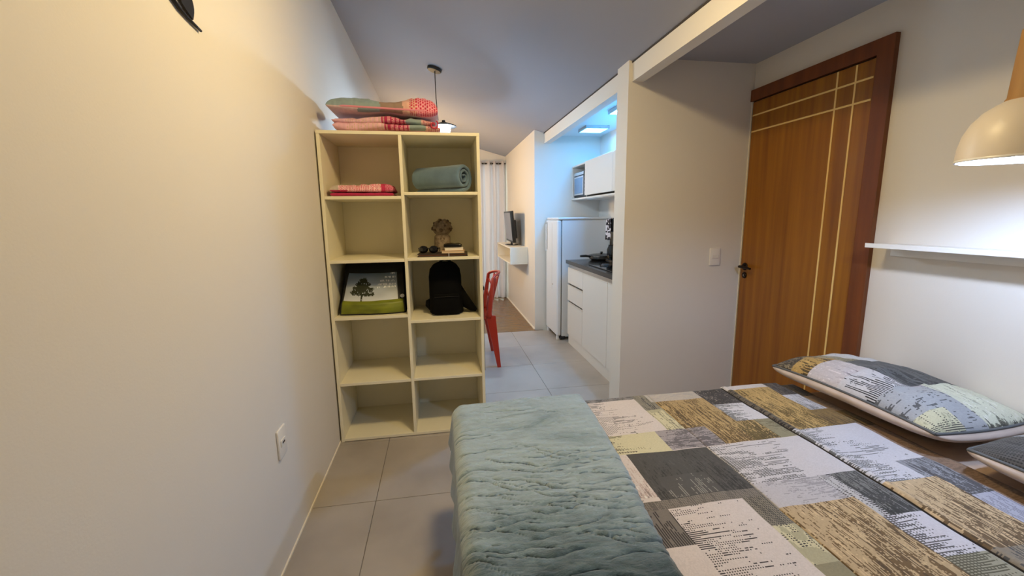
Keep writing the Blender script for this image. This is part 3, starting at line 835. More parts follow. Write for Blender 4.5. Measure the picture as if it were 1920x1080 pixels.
fr_m = mat('white_fridge_enamel', (226, 228, 232), 0.28)
fr = thing('refrigerator', 'white single-door refrigerator beside the base cabinet', 'refrigerator', (1.5, 4.64, 0))
kf = lambda name, d, m, bev=0.006, par=None: kb(par or fr, name, d, m, bev, (1.5, 4.64, 0))
kf('body', (1.288, 1.83, 4.402, 4.870, 0.035, 1.318), fr_m)
kf('top_panel', (1.240, 1.84, 4.392, 4.880, 1.319, 1.345), fr_m, 0.008)
kf('door_gasket', (1.282, 1.288, 4.408, 4.864, 0.06, 1.312), mat('dark_gasket', (40, 40, 46), 0.8), 0)
fd = kf('door', (1.232, 1.282, 4.396, 4.876, 0.05, 1.316), fr_m, 0.012)
kf('handle', (1.222, 1.236, 4.83, 4.868, 0.96, 1.27), fr_m, 0.005, fd)
kf('handle_recess', (1.2305, 1.2335, 4.815, 4.832, 0.98, 1.29), mat('dark_gasket', (40, 40, 46), 0.8), 0, fd)
kf('door_trim_line', (1.2305, 1.2335, 4.60, 4.606, 0.55, 1.28), mat('fridge_grey_trim', (208, 206, 208), 0.4), 0, fd)  # thin trim line, slightly greyer than the door enamel
kf('badge', (1.2300, 1.2335, 4.555, 4.60, 0.600, 0.615), chrome_m, 0, fd)
for (xx, yy) in ((1.262, 4.44), (1.262, 4.84), (1.79, 4.44), (1.79, 4.84)):
    bm = bmesh.new(); lathe(bm, [(0.022, 0.0), (0.026, 0.006), (0.024, 0.05)], 16, (xx - 1.5, yy - 4.64), True)
    obj('foot', bm, fr_m, fr, True, 40)
kf('toe_bracket', (1.262, 1.33, 4.402, 4.868, 0.018, 0.048), mat('dark_gasket', (40, 40, 46), 0.8), 0.002)

uc = thing('wall_cabinet', 'white wall cabinet with an open microwave niche', 'cabinet', (1.70, 4.2, 1.54))
ku = lambda name, d, m=cab_m, bev=0.0015, par=None: kb(par or uc, name, d, m, bev, (1.70, 4.2, 1.54))
ku('top_board', (1.550, 1.886, 2.95, 4.897, 1.905, 1.923))
ku('bottom_board', (1.545, 1.886, 2.95, 4.897, 1.540, 1.558))
ku('side_board', (1.550, 1.886, 4.880, 4.897, 1.558, 1.905))
ku('partition', (1.552, 1.886, 4.395, 4.411, 1.558, 1.905))
ku('back_board', (1.875, 1.886, 2.95, 4.88, 1.558, 1.905))
ku('end_board', (1.552, 1.886, 2.95, 2.966, 1.558, 1.905))
for y0, y1 in ((3.675, 4.408), (2.952, 3.671)):
    ku('door', (1.532, 1.550, y0, y1, 1.574, 1.921))
ku('light_strip', (1.556, 1.572, 2.96, 4.40, 1.532, 1.540), chrome_m, 0)

mw = thing('microwave', 'microwave oven standing in the wall cabinet niche', 'microwave', (1.70, 4.64, 1.558))
km = lambda name, d, m, bev=0.002, par=None: kb(par or mw, name, d, m, bev, (1.70, 4.64, 1.558))
km('body', (1.585, 1.86, 4.425, 4.865, 1.566, 1.845), mat('silver_sheet', (206, 208, 212), 0.35, 0.4))
dd = km('door', (1.566, 1.585, 4.530, 4.865, 1.568, 1.843), black_m)
km('door_frame', (1.562, 1.566, 4.545, 4.855, 1.590, 1.795), mat('silver_trim', (220, 224, 230), 0.25, 0.7), 0.001, dd)
km('door_window', (1.559, 1.562, 4.566, 4.835, 1.606, 1.778), mat('blue_reflection_glass', (140, 170, 206), 0.06, 0.6), 0.001, dd)  # pale blue of a reflection put into the glass colour
km('top_trim', (1.561, 1.566, 4.54, 4.86, 1.806, 1.838), mat('silver_trim', (220, 224, 230), 0.25, 0.7), 0.001, dd)
pn = km('control_panel', (1.566, 1.585, 4.428, 4.526, 1.568, 1.843), black_m)
for zz in (1.60, 1.64, 1.68, 1.72, 1.76):
    km('button', (1.563, 1.566, 4.445, 4.505, zz, zz + 0.02), mat('silver_trim', (220, 224, 230), 0.25, 0.7), 0.001, pn)
for yy in (4.45, 4.84):
    for xx in (1.60, 1.84):
        bm = bmesh.new(); lathe(bm, [(0.012, 1.5585 - 1.558), (0.012, 0.0085)], 12, (xx - 1.70, yy - 4.64), True)
        obj('foot', bm, black_m, mw)

# sandwich grill, glass cooktop and coffee maker on the worktop
ck = thing('cooktop', 'black glass cooktop set on the granite worktop', 'cooktop', (1.60, 3.50, 0.905))
obj('glass_plate', B(-0.24, 0.24, -0.27, 0.27, 0.0005, 0.008, 0.003, 2), mat('black_glass', (10, 10, 12), 0.06), ck)
for (xx, yy) in ((-0.12, 0.14), (0.12, 0.14), (-0.12, -0.13), (0.12, -0.13)):
    bm = bmesh.new(); lathe(bm, [(0.0, 0.022), (0.035, 0.022), (0.042, 0.014), (0.045, 0.0085)], 20, (xx, yy))
    obj('burner', bm, mat('dark_burner', (32, 32, 34), 0.5), ck, True, 40)
pan = thing('frying_pan', 'black and grey frying pan on the worktop near the refrigerator', 'pan', (1.64, 4.165, 0.9055))
bm = bmesh.new(); lathe(bm, [(0, 0.0), (0.10, 0.0), (0.128, 0.022), (0.134, 0.052), (0.130, 0.052), (0.122, 0.024), (0.096, 0.006), (0, 0.006)], 36)
obj('pan_body', bm, mat('speckled_pan', (60, 60, 62), 0.35, noise=(14, (150, 148, 146), 0.5, 0.66)), pan, True, 40)
bm = bmesh.new(); lathe(bm, [(0, 0.088), (0.012, 0.088), (0.016, 0.078), (0.008, 0.072), (0.03, 0.070), (0.10, 0.062), (0.133, 0.053)], 36)
obj('lid', bm, mat('dark_lid', (40, 38, 40), 0.2), pan, True, 40)
bm = bmesh.new(); tube(bm, [(-0.125, -0.02, 0.042), (-0.19, -0.06, 0.055), (-0.26, -0.11, 0.058)], [0.009, 0.012, 0.011], 10)
obj('pan_handle', bm, black_m, pan, True)

cm = thing('coffee_maker', 'tall black coffee maker half hidden by the kitchen column', 'coffee maker', (1.60, 3.52, 0.914))
cm.location = (1.695, 3.905, 0.9055)
obj('base', B(-0.09, 0.09, -0.09, 0.06, 0.0, 0.03, 0.006), black_m, cm, True, 40)
obj('column', B(0.0, 0.09, -0.09, 0.055, 0.03, 0.30, 0.008), black_m, cm, True, 40)
obj('head', B(-0.09, 0.09, -0.09, 0.058, 0.30, 0.42, 0.012), black_m, cm, True, 40)
bm = bmesh.new(); lathe(bm, [(0, 0.034), (0.05, 0.034), (0.06, 0.06), (0.06, 0.13), (0.045, 0.165), (0.048, 0.175), (0.0, 0.176)], 24, (-0.045, -0.015))
obj('carafe', bm, mat('black_glass', (10, 10, 12), 0.06), cm, True, 40)
# patterned dish towel draped over the coffee maker
nx, ny = 44, 26
su = np.linspace(-0.30, 0.30, nx + 1); sv = np.linspace(-0.06, 0.06, ny + 1)
SU, SV = np.meshgrid(su, sv, indexing='ij')
over = np.maximum(np.abs(SU) - 0.098, 0)
TXX = np.clip(SU, -0.098, 0.098) + np.sign(SU) * np.minimum(over, 0.004)
TZZ = 0.426 - over + 0.002 * np.sin(SV * 90)
TXX = TXX + np.sign(SU) * (over > 0.01) * 0.007 * (1 + np.sin(SV * 110 + SU * 8))
tv_ = np.stack([TXX, SV - 0.02, TZZ], -1).reshape(-1, 3)
idx = np.arange(SU.size).reshape(SU.shape)
FQ = np.stack([idx[:-1, :-1], idx[1:, :-1], idx[1:, 1:], idx[:-1, 1:]], -1).reshape(-1, 4)
tcol = np.where((vnoise(SU[:-1, :-1] * 60 + 4, SV[:-1, :-1] * 60 + 8, 71) > 0.56)[..., None], L3((40, 36, 44)), L3((214, 208, 214)))
tw = mesh_np('dish_towel', tv_, FQ, print_mat('printed_cotton'), None, True, tcol.reshape(-1, 3))
tw.location = cm.location
tag(tw, 'white dish towel with dark spots draped over the coffee maker', 'towel')
tw.modifiers.new('thickness', 'SOLIDIFY').thickness = 0.003

# ------------------------------------------------------------------ far room
tvs = thing('tv_shelf', 'white open-fronted box shelf on the far wall under the television', 'shelf', (1.10, 5.9, 0.75))
kt = lambda name, d, m=None, bev=0.002: kb(tvs, name, d, m or mat('cream_white_melamine', (232, 226, 212), 0.45), bev, (1.10, 5.9, 0.75))
kt('top_board', (0.872, 1.1015, 5.300, 6.50, 0.958, 0.976))
kt('bottom_board', (0.872, 1.1015, 5.300, 6.50, 0.758, 0.776))
kt('end_board', (0.872, 1.1015, 5.300, 5.318, 0.776, 0.958))
kt('end_board', (0.872, 1.1015, 6.482, 6.50, 0.776, 0.958))
kt('back_board', (1.090, 1.1015, 5.318, 6.482, 0.776, 0.958))
tv = thing('television', 'flat black television standing on the wall shelf', 'television', (0.985, 5.86, 0.976), math.radians(-2))
bm = B(-0.022, 0.022, -0.36, 0.36, 0.045, 0.46, 0.006); box(bm, 0.02, 0.06, -0.24, 0.24, 0.09, 0.34, 0.012)
bm.transform(Matrix.Rotation(math.radians(-5), 4, 'Y')); obj('body', bm, black_m, tv, True, 40)
bm = B(-0.0245, -0.021, -0.335, 0.335, 0.072, 0.438); bm.transform(Matrix.Rotation(math.radians(-5), 4, 'Y'))
obj('screen', bm, mat('dark_screen', (62, 60, 66), 0.12), tv)
bm = bmesh.new(); lathe(bm, [(0, 0.012), (0.02, 0.014), (0.095, 0.008), (0.10, 0.0), (0, 0.0)], 28); bm.transform(Matrix.Diagonal((0.9, 1.6, 1, 1)))
box(bm, -0.012, 0.012, -0.04, 0.04, 0.01, 0.06)
obj('stand', bm, mat('glossy_black', (16, 15, 16), 0.12), tv, True, 40)

# curtain with rod
cur_m = bpy.data.materials.new('sheer_lavender_curtain'); cur_m.use_nodes = True
nt = cur_m.node_tree; nt.nodes.clear()
df = nt.nodes.new('ShaderNodeBsdfDiffuse'); df.inputs[0].default_value = (*lin((216, 208, 206)), 1)
tr = nt.nodes.new('ShaderNodeBsdfTranslucent'); tr.inputs[0].default_value = (*lin((222, 216, 226)), 1)
mx = nt.nodes.new('ShaderNodeMixShader'); mx.inputs[0].default_value = 0.35
ou = nt.nodes.new('ShaderNodeOutputMaterial')
nt.links.new(df.outputs[0], mx.inputs[1]); nt.links.new(tr.outputs[0], mx.inputs[2]); nt.links.new(mx.outputs[0], ou.inputs[0])
def curtain(label, x0, x1, n, seed):
    t = thing('curtain', label, 'curtain', ((x0 + x1) / 2, 6.97, 0.0), 0, 'balcony door curtains')
    u = np.linspace(0, 1, n * 14 + 1); z = np.linspace(0.025, 2.235, 24)
    Uc, Zc = np.meshgrid(u, z, indexing='ij')
    ph = Uc * n * 2 * math.pi + 0.5 * np.sin(Zc * 2 + seed)
    amp = 0.038 + 0.012 * (1 - Zc / 2.2)
    Xc = (x0 - x1) / 2 + (x1 - x0) * Uc + 0.012 * np.sin(ph * 0.5 + Zc)
    Yc = amp * np.sin(ph)
    idx = np.arange(Uc.size).reshape(Uc.shape)
    FQ = np.stack([idx[:-1, :-1], idx[1:, :-1], idx[1:, 1:], idx[:-1, 1:]], -1).reshape(-1, 4)
    mesh_np('fabric', np.stack([Xc, Yc, Zc], -1).reshape(-1, 3), FQ, cur_m, t)
    for k in range(n * 2):
        xx = (x0 - x1) / 2 + (x1 - x0) * (k + 0.5) / (n * 2)
        bm = bmesh.new()
        ring = [(xx, 0.024 * math.cos(a), 2.20 + 0.024 * math.sin(a)) for a in np.linspace(0, 2 * math.pi, 17)]
        tube(bm, ring, 0.004, 6, False)
        obj('eyelet', bm, chrome_m, t, True)
    return t
curtain('pale grey curtain panel hanging beside the television', 0.60, 1.055, 4, 1)
curtain('pale grey curtain panel mostly hidden behind the bookcase', -0.50, 0.58, 8, 2)
rod = thing('curtain_rod', 'thin dark curtain rod across the far wall', 'curtain rod', (0.3, 6.97, 2.20))
bm = bmesh.new(); tube(bm, [(-0.90, 0, 0), (0.79, 0, 0)], 0.012, 12); obj('rod', bm, mat('dark_steel', (70, 64, 60), 0.35, 0.8), rod, True, 40)
for xx in (-0.84, 0.72):
    bm = B(xx - 0.01, xx + 0.01, 0.0, 0.0985, -0.012, 0.012); obj('bracket', bm, mat('dark_steel', (70, 64, 60), 0.35, 0.8), rod)

# dining table (mostly behind the bookcase)
tb = thing('dining_table', 'dark dining table mostly hidden behind the bookcase', 'table', (-0.12, 3.94, 0))
obj('table_top', B(-0.50, 0.485, -0.32, 0.32, 0.735, 0.765, 0.003), black_m, tb)
for sx_ in (-0.47, 0.465):
    for sy_ in (-0.295, 0.295):
        obj('leg', B(sx_ - 0.013, sx_ + 0.013, sy_ - 0.013, sy_ + 0.013, 0.0, 0.735, 0.002), black_m, tb)

# red plastic chair with a pierced back, facing the table
ch_m = mat('red_polypropylene', (172, 42, 14), 0.32)
ch = thing('dining_chair', 'red plastic dining chair with a pierced branching back', 'chair', (0.28, 3.945, 0))
# local: back at +x, seat towards -x
nu, nv = 16, 16
u = np.linspace(-1, 1, nu + 1); v = np.linspace(-1, 1, nv + 1)
U_, V_ = np.meshgrid(u, v, indexing='ij')
SX = U_ * 0.205 - 0.03; SYv = V_ * (0.215 - 0.02 * (U_ + 1) / 2)
SZ = 0.445 + 0.018 * (V_ ** 2) - 0.014 * np.clip(-U_ - 0.6, 0, 1) * 3 + 0.02 * np.clip(U_ - 0.6, 0, 1) ** 2 * 4
idx = np.arange(U_.size).reshape(U_.shape)
FQ = np.stack([idx[:-1, :-1], idx[1:, :-1], idx[1:, 1:], idx[:-1, 1:]], -1).reshape(-1, 4)
so = mesh_np('seat', np.stack([SX, SYv, SZ], -1).reshape(-1, 3), FQ, ch_m, ch)
so.modifiers.new('thickness', 'SOLIDIFY').thickness = 0.022
def taper(bm, p0, p1, w0, w1, d0, d1):
    """tapered rectangular limb from p0 to p1; w along x, d along y"""
    a = [bm.verts.new((p0[0] + sx * w0 / 2, p0[1] + sy * d0 / 2, p0[2])) for sx, sy in ((-1, -1), (1, -1), (1, 1), (-1, 1))]
    b = [bm.verts.new((p1[0] + sx * w1 / 2, p1[1] + sy * d1 / 2, p1[2])) for sx, sy in ((-1, -1), (1, -1), (1, 1), (-1, 1))]
    fs = [bm.faces.new(list(reversed(a))), bm.faces.new(b)]
    for i in range(4):
        fs.append(bm.faces.new((a[i], a[(i + 1) % 4], b[(i + 1) % 4], b[i])))
    bmesh.ops.recalc_face_normals(bm, faces=fs)
    return bm
for s in (-1, 1):
    bm = taper(bmesh.new(), (0.150, s * 0.200, 0.475), (0.212, s * 0.245, 0.0), 0.085, 0.032, 0.035, 0.028)
    obj('leg', bm, ch_m, ch)
    bm = taper(bmesh.new(), (-0.205, s * 0.195, 0.445), (-0.235, s * 0.225, 0.0), 0.06, 0.03, 0.035, 0.028)
    obj('leg', bm, ch_m, ch)
def bk(yv, zv):
    """point on the curved back; yv -1..1, zv 0..1"""
    return (0.165 + 0.055 * zv - 0.05 * (1 - yv * yv) * (zv - 0.2) * -1.0 - 0.035 * yv * yv, yv * (0.205 - 0.035 * zv * zv), 0.455 + 0.395 * zv)
bm = bmesh.new()
out = [bk(-1, k / 10) for k in range(0, 10)] + [bk(math.sin(a) * 0.98, 0.90 + 0.10 * math.cos(a)) for a in np.linspace(-1.4, 1.4, 12)] + [bk(1, k / 10) for k in range(9, -1, -1)]
rr = [0.026 - 0.012 * k / 10 for k in range(10)] + [0.013] * 12 + [0.026 - 0.012 * k / 10 for k in range(9, -1, -1)]
tube(bm, out, rr, 10)
obj('back_frame', bm, ch_m, ch, True)
strands = [((-0.55, 0.0), (-0.7, 0.4), (-0.95, 0.62)), ((-0.2, 0.0), (-0.45, 0.35), (-0.55, 0.65), (-0.85, 0.9)), ((0.15, 0.0), (-0.1, 0.35), (-0.2, 0.65), (-0.35, 0.98)),
           ((0.15, 0.0), (0.35, 0.4), (0.25, 0.7), (0.15, 0.99)), ((0.5, 0.0), (0.65, 0.35), (0.6, 0.65), (0.6, 0.94)), ((-0.45, 0.35), (-0.1, 0.35)), ((-0.55, 0.65), (-0.2, 0.65), (0.25, 0.7)),
           ((0.35, 0.4), (0.65, 0.35), (0.97, 0.5)), ((-0.7, 0.4), (-0.45, 0.35)), ((0.6, 0.65), (0.95, 0.78))]
for s in strands:
    bm = bmesh.new(); pts = [bk(*p) for p in s]
    tube(bm, pts, 0.0095, 8)
    obj('back_strand', bm, ch_m, ch, True)

# ------------------------------------------------------------------ things on the bookcase
def quilt_cols(bands, under, dots=None, seed=0):
    def f(U, V, top):
        c = np.broadcast_to(L3(under if not top else bands[0][1]), U.shape + (3,)).copy()
        if top:
            for u0, col in bands:
                c[U + 0.12 * (V + 1) > u0] = L3(col)
        else:
            rimf = (V < -0.80)          # the print wraps round the front fold
            for u0, col in bands:
                c[rimf & (U + 0.12 * (V + 1) > max(u0, -0.45))] = L3(col)
        n = vnoise(U * 24 + 3, V * 24 + 5, seed + 5)
        if dots:
            for u0, u1, col, rad, onlytop in dots:
                if onlytop and not top and not (V < -0.80).any():
                    continue
                du = (U * 24) % 1 - 0.5; wv = np.sign(V) * (1 - np.sqrt(np.clip(1 - np.abs(V), 0, 1))) ; dv = (wv * 12 + np.floor(U * 24) * 0.5) % 1 - 0.5
                c[(U > u0) & (U < u1) & (du * du + dv * dv < rad) & (top | (V < -0.80))] = L3(col)
        return c * (0.9 + 0.2 * n)[..., None]
    return f
pm = print_mat('printed_cotton')
# lower comforter
lc = thing('comforter', 'lower folded pink floral comforter directly on the bookcase top', 'comforter', (-0.270, 2.775, BH))
PINK, PEACH, MAG, TEALG = (226, 176, 190), (222, 192, 180), (178, 36, 86), (140, 158, 160)
low = quilt_cols([(-2, PINK), (-0.05, MAG), (0.40, TEALG), (0.72, (222, 178, 172))], PINK, [(-0.75, 0.0, (206, 172, 150), 0.10, True), (0.02, 0.42, (228, 160, 168), 0.12, True), (0.74, 1.2, MAG, 0.10, False)], 1)
o = soft_slab('fold_layer', 0.590, 0.38, 0.020, 0.019, pm, lc, 110, 80, 16, 0.5, low, 0.014, 81, 0, lambda a, b: 0.005 * np.sin(a * 4 + 1) - 0.004 * (b < -0.8) * np.sin(a * 7)); o.location = (0.006, 0, 0.0305)
o = soft_slab('fold_layer', 0.565, 0.37, 0.016, 0.016, pm, lc, 110, 80, 16, 0.5, low, 0.014, 82, 0, lambda a, b: 0.005 * np.sin(a * 4 + 1)); o.location = (-0.010, -0.004, 0.062)
bm = bmesh.new()
sp_ = [(0.262 + (0.004 + 0.0032 * a) * math.cos(a), -0.196, 0.042 + (0.004 + 0.0032 * a) * math.sin(a)) for a in np.linspace(0, 4.6 * math.pi / 2 * 1.0, 40)]
tube(bm, sp_, 0.0045, 6); obj('rolled_edge', bm, mat('magenta_cotton', (188, 52, 74), 0.85), lc, True)
# upper comforter
ucf = thing('comforter', 'upper folded patchwork comforter with pink dots on top of the stack', 'comforter', (-0.283, 2.775, BH + 0.093))
up_ = quilt_cols([(-2, TEALG), (-0.05, (150, 126, 112)), (0.36, (220, 172, 156)), (0.62, (230, 152, 164)), (1.12, (176, 168, 178))], (218, 190, 194), [(0.48, 1.06, (196, 30, 72), 0.13, True)], 2)
o = soft_slab('fold_layer', 0.604, 0.39, 0.066, 0.024, pm, ucf, 150, 110, 14, 0.5, up_, 0.014, 84, 0, lambda a, b: 0.006 - 0.010 * a, lambda a, b: 0.82 + 0.26 * np.cos(a * 4.6 - 3.4) * (a > -0.25) - 0.30 * np.clip(-a - 0.55, 0, 1) * 1.6); o.location = (0, 0, 0.026)
pip = [(0.60 / 2 * math.sin(a) * 0.985, -0.192 * (1 - 0.10 * abs(math.sin(a)) ** 8), 0.026 + 0.006 - 0.010 * math.sin(a)) for a in np.linspace(-1.35, 1.35, 40)]
bm = bmesh.new(); tube(bm, pip, 0.006, 8); obj('piping', bm, mat('pink_piping', (222, 140, 156), 0.85), ucf, True)
# folded pink cloth in the top left compartment
fc = thing('folded_cloth', 'folded pink dotted cloth in the top left compartment', 'cloth', (-0.430, 2.735, SL[0]))
fcol = quilt_cols([(-2, (190, 176, 160)), (-0.72, (240, 204, 204)), (0.62, (186, 34, 82))], MAG, [(-0.70, 0.72, (206, 44, 88), 0.13, True), (0.74, 1.2, (226, 180, 190), 0.08, True)], 4)
o = soft_slab('fold_layer', 0.350, 0.26, 0.009, 0.009, pm, fc, 70, 50, 26, 0.5, quilt_cols([(-2, MAG)], MAG, None, 5), 0.003, 86); o.location = (0, 0.002, 0.0115)
o = soft_slab('fold_layer', 0.352, 0.27, 0.032, 0.012, pm, fc, 130, 110, 14, 0.5, fcol, 0.012, 87); o.location = (0, 0, 0.036)

# rolled teal blanket
rb = thing('rolled_blanket', 'rolled blue-grey fleece blanket in the top right compartment', 'blanket', (0.022, 2.785, SR[0] + 0.093), math.radians(-40))
TH, R1 = 0.0240, 0.090
turns = 2.7; n = 150
tt = np.linspace(0, 1, n); ang = 2 * math.pi * turns * (1 - tt) - 1.9
rad_o = 0.012 + (R1 - 0.012) * tt ** 0.9
fl_ = 1.0
outer = np.stack([np.cos(ang) * rad_o, np.sin(ang) * rad_o], -1)
rin = np.maximum(rad_o - TH * np.minimum(1, 0.35 + tt), 0.002)
innr = np.stack([np.cos(ang) * rin, np.sin(ang) * rin], -1)
loop = np.concatenate([outer, innr[::-1]])
stations = [(-0.185, 0.90), (-0.180, 0.955), (-0.17, 0.99), (-0.1, 1.0), (0, 1.01), (0.1, 1.0), (0.17, 0.985), (0.180, 0.95), (0.186, 0.90)]
verts, faces = [], []
m_ = len(loop)
mid = np.concatenate([(outer + innr) / 2, ((outer + innr) / 2)[::-1]])
for si, (xx, sc) in enumerate(stations):
    e = 1.0 if 0.95 < sc else 0.72
    P = mid + (loop - mid) * (1.0 if sc > 0.97 else (0.86 if sc > 0.93 else 0.5))
    wig = 0.0015 * np.sin(np.arange(m_) * 0.7 + si)
    for (a, b), g in zip(P, wig):
        verts.append((xx, a, b * 1.0 + g))
for si in range(len(stations) - 1):
    for k in range(m_):
        k2 = (k + 1) % m_
        faces.append((si * m_ + k, si * m_ + k2, (si + 1) * m_ + k2, (si + 1) * m_ + k))
for s0 in (0, len(stations) - 1):
    for k in range(n - 1):
        a, b, c, d = s0 * m_ + k, s0 * m_ + k + 1, s0 * m_ + m_ - 2 - k, s0 * m_ + m_ - 1 - k
        faces.append((a, b, c, d) if s0 else (d, c, b, a))
fle = mat('blue_grey_fleece', (108, 138, 166), 0.9, sheen=0.4, noise=(9, (88, 114, 140), 0.35, 0.7), bump=(70, 0.35, 0.004))
ro = mesh_np('fleece_roll', verts, faces, fle, rb)
sb = ro.modifiers.new('soft', 'SUBSURF'); sb.levels = 1; sb.render_levels = 1

# leather organiser with sunglasses, notebooks and a small ornament
lo_m = mat('dark_brown_leather', (44, 28, 20), 0.45, bump=(120, 0.2, 0.001))
org = thing('leather_folder', 'flat dark brown leather folder under the sunglasses', 'folder', (0.018, 2.675, SR[1] + 0.0005), math.radians(-3))
obj('lower_cover', B(-0.150, 0.150, -0.085, 0.085, 0.0, 0.005, 0.002), lo_m, org)
obj('pages', B(-0.144, 0.144, -0.080, 0.080, 0.005, 0.013, 0.001), mat('brown_paper_edge', (112, 74, 54), 0.8), org)
obj('upper_cover', B(-0.150, 0.150, -0.085, 0.085, 0.013, 0.018, 0.002), lo_m, org)
obj('clasp', B(0.033, 0.041, -0.0875, -0.083, 0.001, 0.019, 0.001), chrome_m, org)
z0 = SR[1] + 0.018
sg = thing('sunglasses', 'black sunglasses lying on the leather folder', 'sunglasses', (-0.070, 2.640, z0 + 0.001), math.radians(-6))
gl = mat('dark_lens', (12, 12, 16), 0.12)
for s in (-1, 1):
    bm = bmesh.new()
    lathe(bm, [(0.0, 0.010), (0.020, 0.009), (0.027, 0.0), (0.020, -0.002), (0.0, -0.002)], 24)
    bm.transform(Matrix.Diagonal((1.1, 0.92, 1.4, 1))); bm.transform(Matrix.Rotation(math.radians(62), 4, 'X')); bm.transform(Matrix.Translation((s * 0.031, 0, 0.0235)))
    obj('lens', bm, gl, sg, True, 40)
    bm = bmesh.new(); tube(bm, [(s * 0.060, 0.004, 0.030), (s * 0.064, 0.05, 0.028), (s * 0.058, 0.10, 0.012), (s * 0.052, 0.125, 0.003)], 0.003, 8)
    obj('temple', bm, black_m, sg, True)
bm = bmesh.new(); tube(bm, [(-0.010, 0, 0.026), (0, -0.002, 0.031), (0.010, 0, 0.026)], 0.003, 8); obj('bridge', bm, black_m, sg, True)
nb = thing('notebook', 'small tan notebook lying on the leather folder', 'notebook', (0.080, 2.655, z0), math.radians(-4))
obj('cover', B(-0.070, 0.070, -0.05, 0.05, 0.0, 0.003, 0.001), mat('tan_card', (190, 150, 112), 0.6), nb)
obj('pages', B(-0.067, 0.067, -0.048, 0.048, 0.003, 0.013), mat('cream_paper', (226, 206, 176), 0.8), nb)
obj('cover', B(-0.070, 0.070, -0.05, 0.05, 0.013, 0.016, 0.001), mat('tan_card', (190, 150, 112), 0.6), nb)
wb = thing('small_box', 'small white card box on the tan notebook', 'box', (0.082, 2.655, z0 + 0.016), math.radians(3))
obj('box_body', B(-0.055, 0.055, -0.04, 0.04, 0.0, 0.013, 0.001), mat('white_card', (236, 228, 212), 0.6), wb)
obj('lid_edge', B(-0.056, 0.056, -0.041, 0.041, 0.013, 0.017, 0.001), mat('white_card', (236, 228, 212), 0.6), wb)
wl = thing('wallet', 'shiny black wallet on top of the white card box', 'wallet', (0.078, 2.658, z0 + 0.033), math.radians(-2))
soft_slab('flap', 0.115, 0.075, 0.011, 0.003, mat('shiny_black_leather', (16, 13, 13), 0.2), wl, 16, 16, 5, 0.5, None, 0.002, 90).location = (0, 0, 0.0135)
soft_slab('body', 0.112, 0.073, 0.006, 0.006, mat('shiny_black_leather', (16, 13, 13), 0.2), wl, 16, 16, 6, 0.5, None, 0.0, 91).location = (0, 0, 0.0065)
orn2 = thing('figurine', 'round carved tree ornament behind the notebooks', 'ornament', (0.018, 2.89, SR[1] + 0.0005))
cl = mat('grey_clay', (150, 134, 116), 0.8, noise=(40, (110, 94, 78), 0.4, 0.65))
bm = bmesh.new(); lathe(bm, [(0, 0.0), (0.056, 0.0), (0.058, 0.01), (0.055, 0.05), (0.052, 0.11), (0.03, 0.13), (0.0, 0.13)], 28); obj('trunk', bm, cl, orn2, True, 40)
bm = bmesh.new(); sphere(bm, (0, 0, 0.165), 0.063, 24, 0.88); obj('crown', bm, cl, orn2, True)
rd = random.Random(4)
for k in range(34):
    a = rd.uniform(-math.pi, 0); ph_ = rd.uniform(-0.4, 1.2)
    c_ = (0.061 * math.cos(ph_) * math.cos(a), 0.061 * math.cos(ph_) * math.sin(a), 0.165 + 0.055 * math.sin(ph_))
    bm = bmesh.new(); sphere(bm, c_, rd.uniform(0.007, 0.012), 8); obj('leaf_knob', bm, mat('pale_clay', (150, 134, 116), 0.8) if k % 2 else mat('dark_clay', (92, 76, 60), 0.8), orn2, True)
obj('window_mark', B(-0.014, 0.014, -0.052, -0.042, 0.088, 0.102, 0.001), mat('dark_clay', (92, 76, 60), 0.8), orn2)

# shopping bag with tree print
bag = thing('shopping_bag', 'black shopping bag printed with a tree, sky and green grass', 'bag', (-0.415, 2.60, SL[2]))
prof = [(0.012, 0.001), (0.0, 0.012), (-0.004, 0.040), (0.004, 0.072), (0.022, 0.084), (0.085, 0.160), (0.150, 0.232), (0.185, 0.264), (0.215, 0.292), (0.250, 0.300), (0.285, 0.290), (0.31, 0.18), (0.33, 0.02), (0.325, 0.001)]
# resample the profile
pp = np.array(prof); seg = np.hypot(*np.diff(pp, axis=0).T); cum = np.concatenate([[0], np.cumsum(seg)])
NS = 110; ss = np.linspace(0, cum[-1], NS + 1)
PYs = np.interp(ss, cum, pp[:, 0]); PZs = np.interp(ss, cum, pp[:, 1])
NU = 110; uu = np.linspace(0, 1, NU + 1)
SS, UU = np.meshgrid(np.arange(NS + 1), uu, indexing='ij')
wid = 0.385 - 0.060 * np.clip(PZs / 0.27, 0, 1) * (np.arange(NS + 1) < NS * 0.55)
Xb = (UU - 0.5) * wid[SS] + 0.006 * np.clip(PZs[SS] / 0.27, 0, 1)
Yb_ = PYs[SS] + 0.006 * np.sin(UU * 7 + PZs[SS] * 20) + 0.018 * (2 * UU - 1) ** 4
Zb_ = PZs[SS] * (1 - 0.03 * np.sin(UU * 3.1)) + 0.004 * (vnoise(UU * 6, SS / 12.0, 95) - 0.5) * (PZs[SS] > 0.02)
idx = np.arange(SS.size).reshape(SS.shape)
FQ = np.stack([idx[:-1, :-1], idx[:-1, 1:], idx[1:, 1:], idx[1:, :-1]], -1).reshape(-1, 4)
sc_ = ss[:-1] + (ss[1] - ss[0]) / 2
g_end = cum[4]; s_end = cum[7]
Sx = np.broadcast_to(sc_[:, None], (NS, NU)); Uc = np.broadcast_to(((uu[:-1] + uu[1:]) / 2)[None, :], (NS, NU))
col = np.broadcast_to(L3((14, 12, 12)), (NS, NU, 3)).copy()
gm = (Sx > cum[1]) & (Sx <= g_end) & (Uc > 0.02) & (Uc < 0.985)
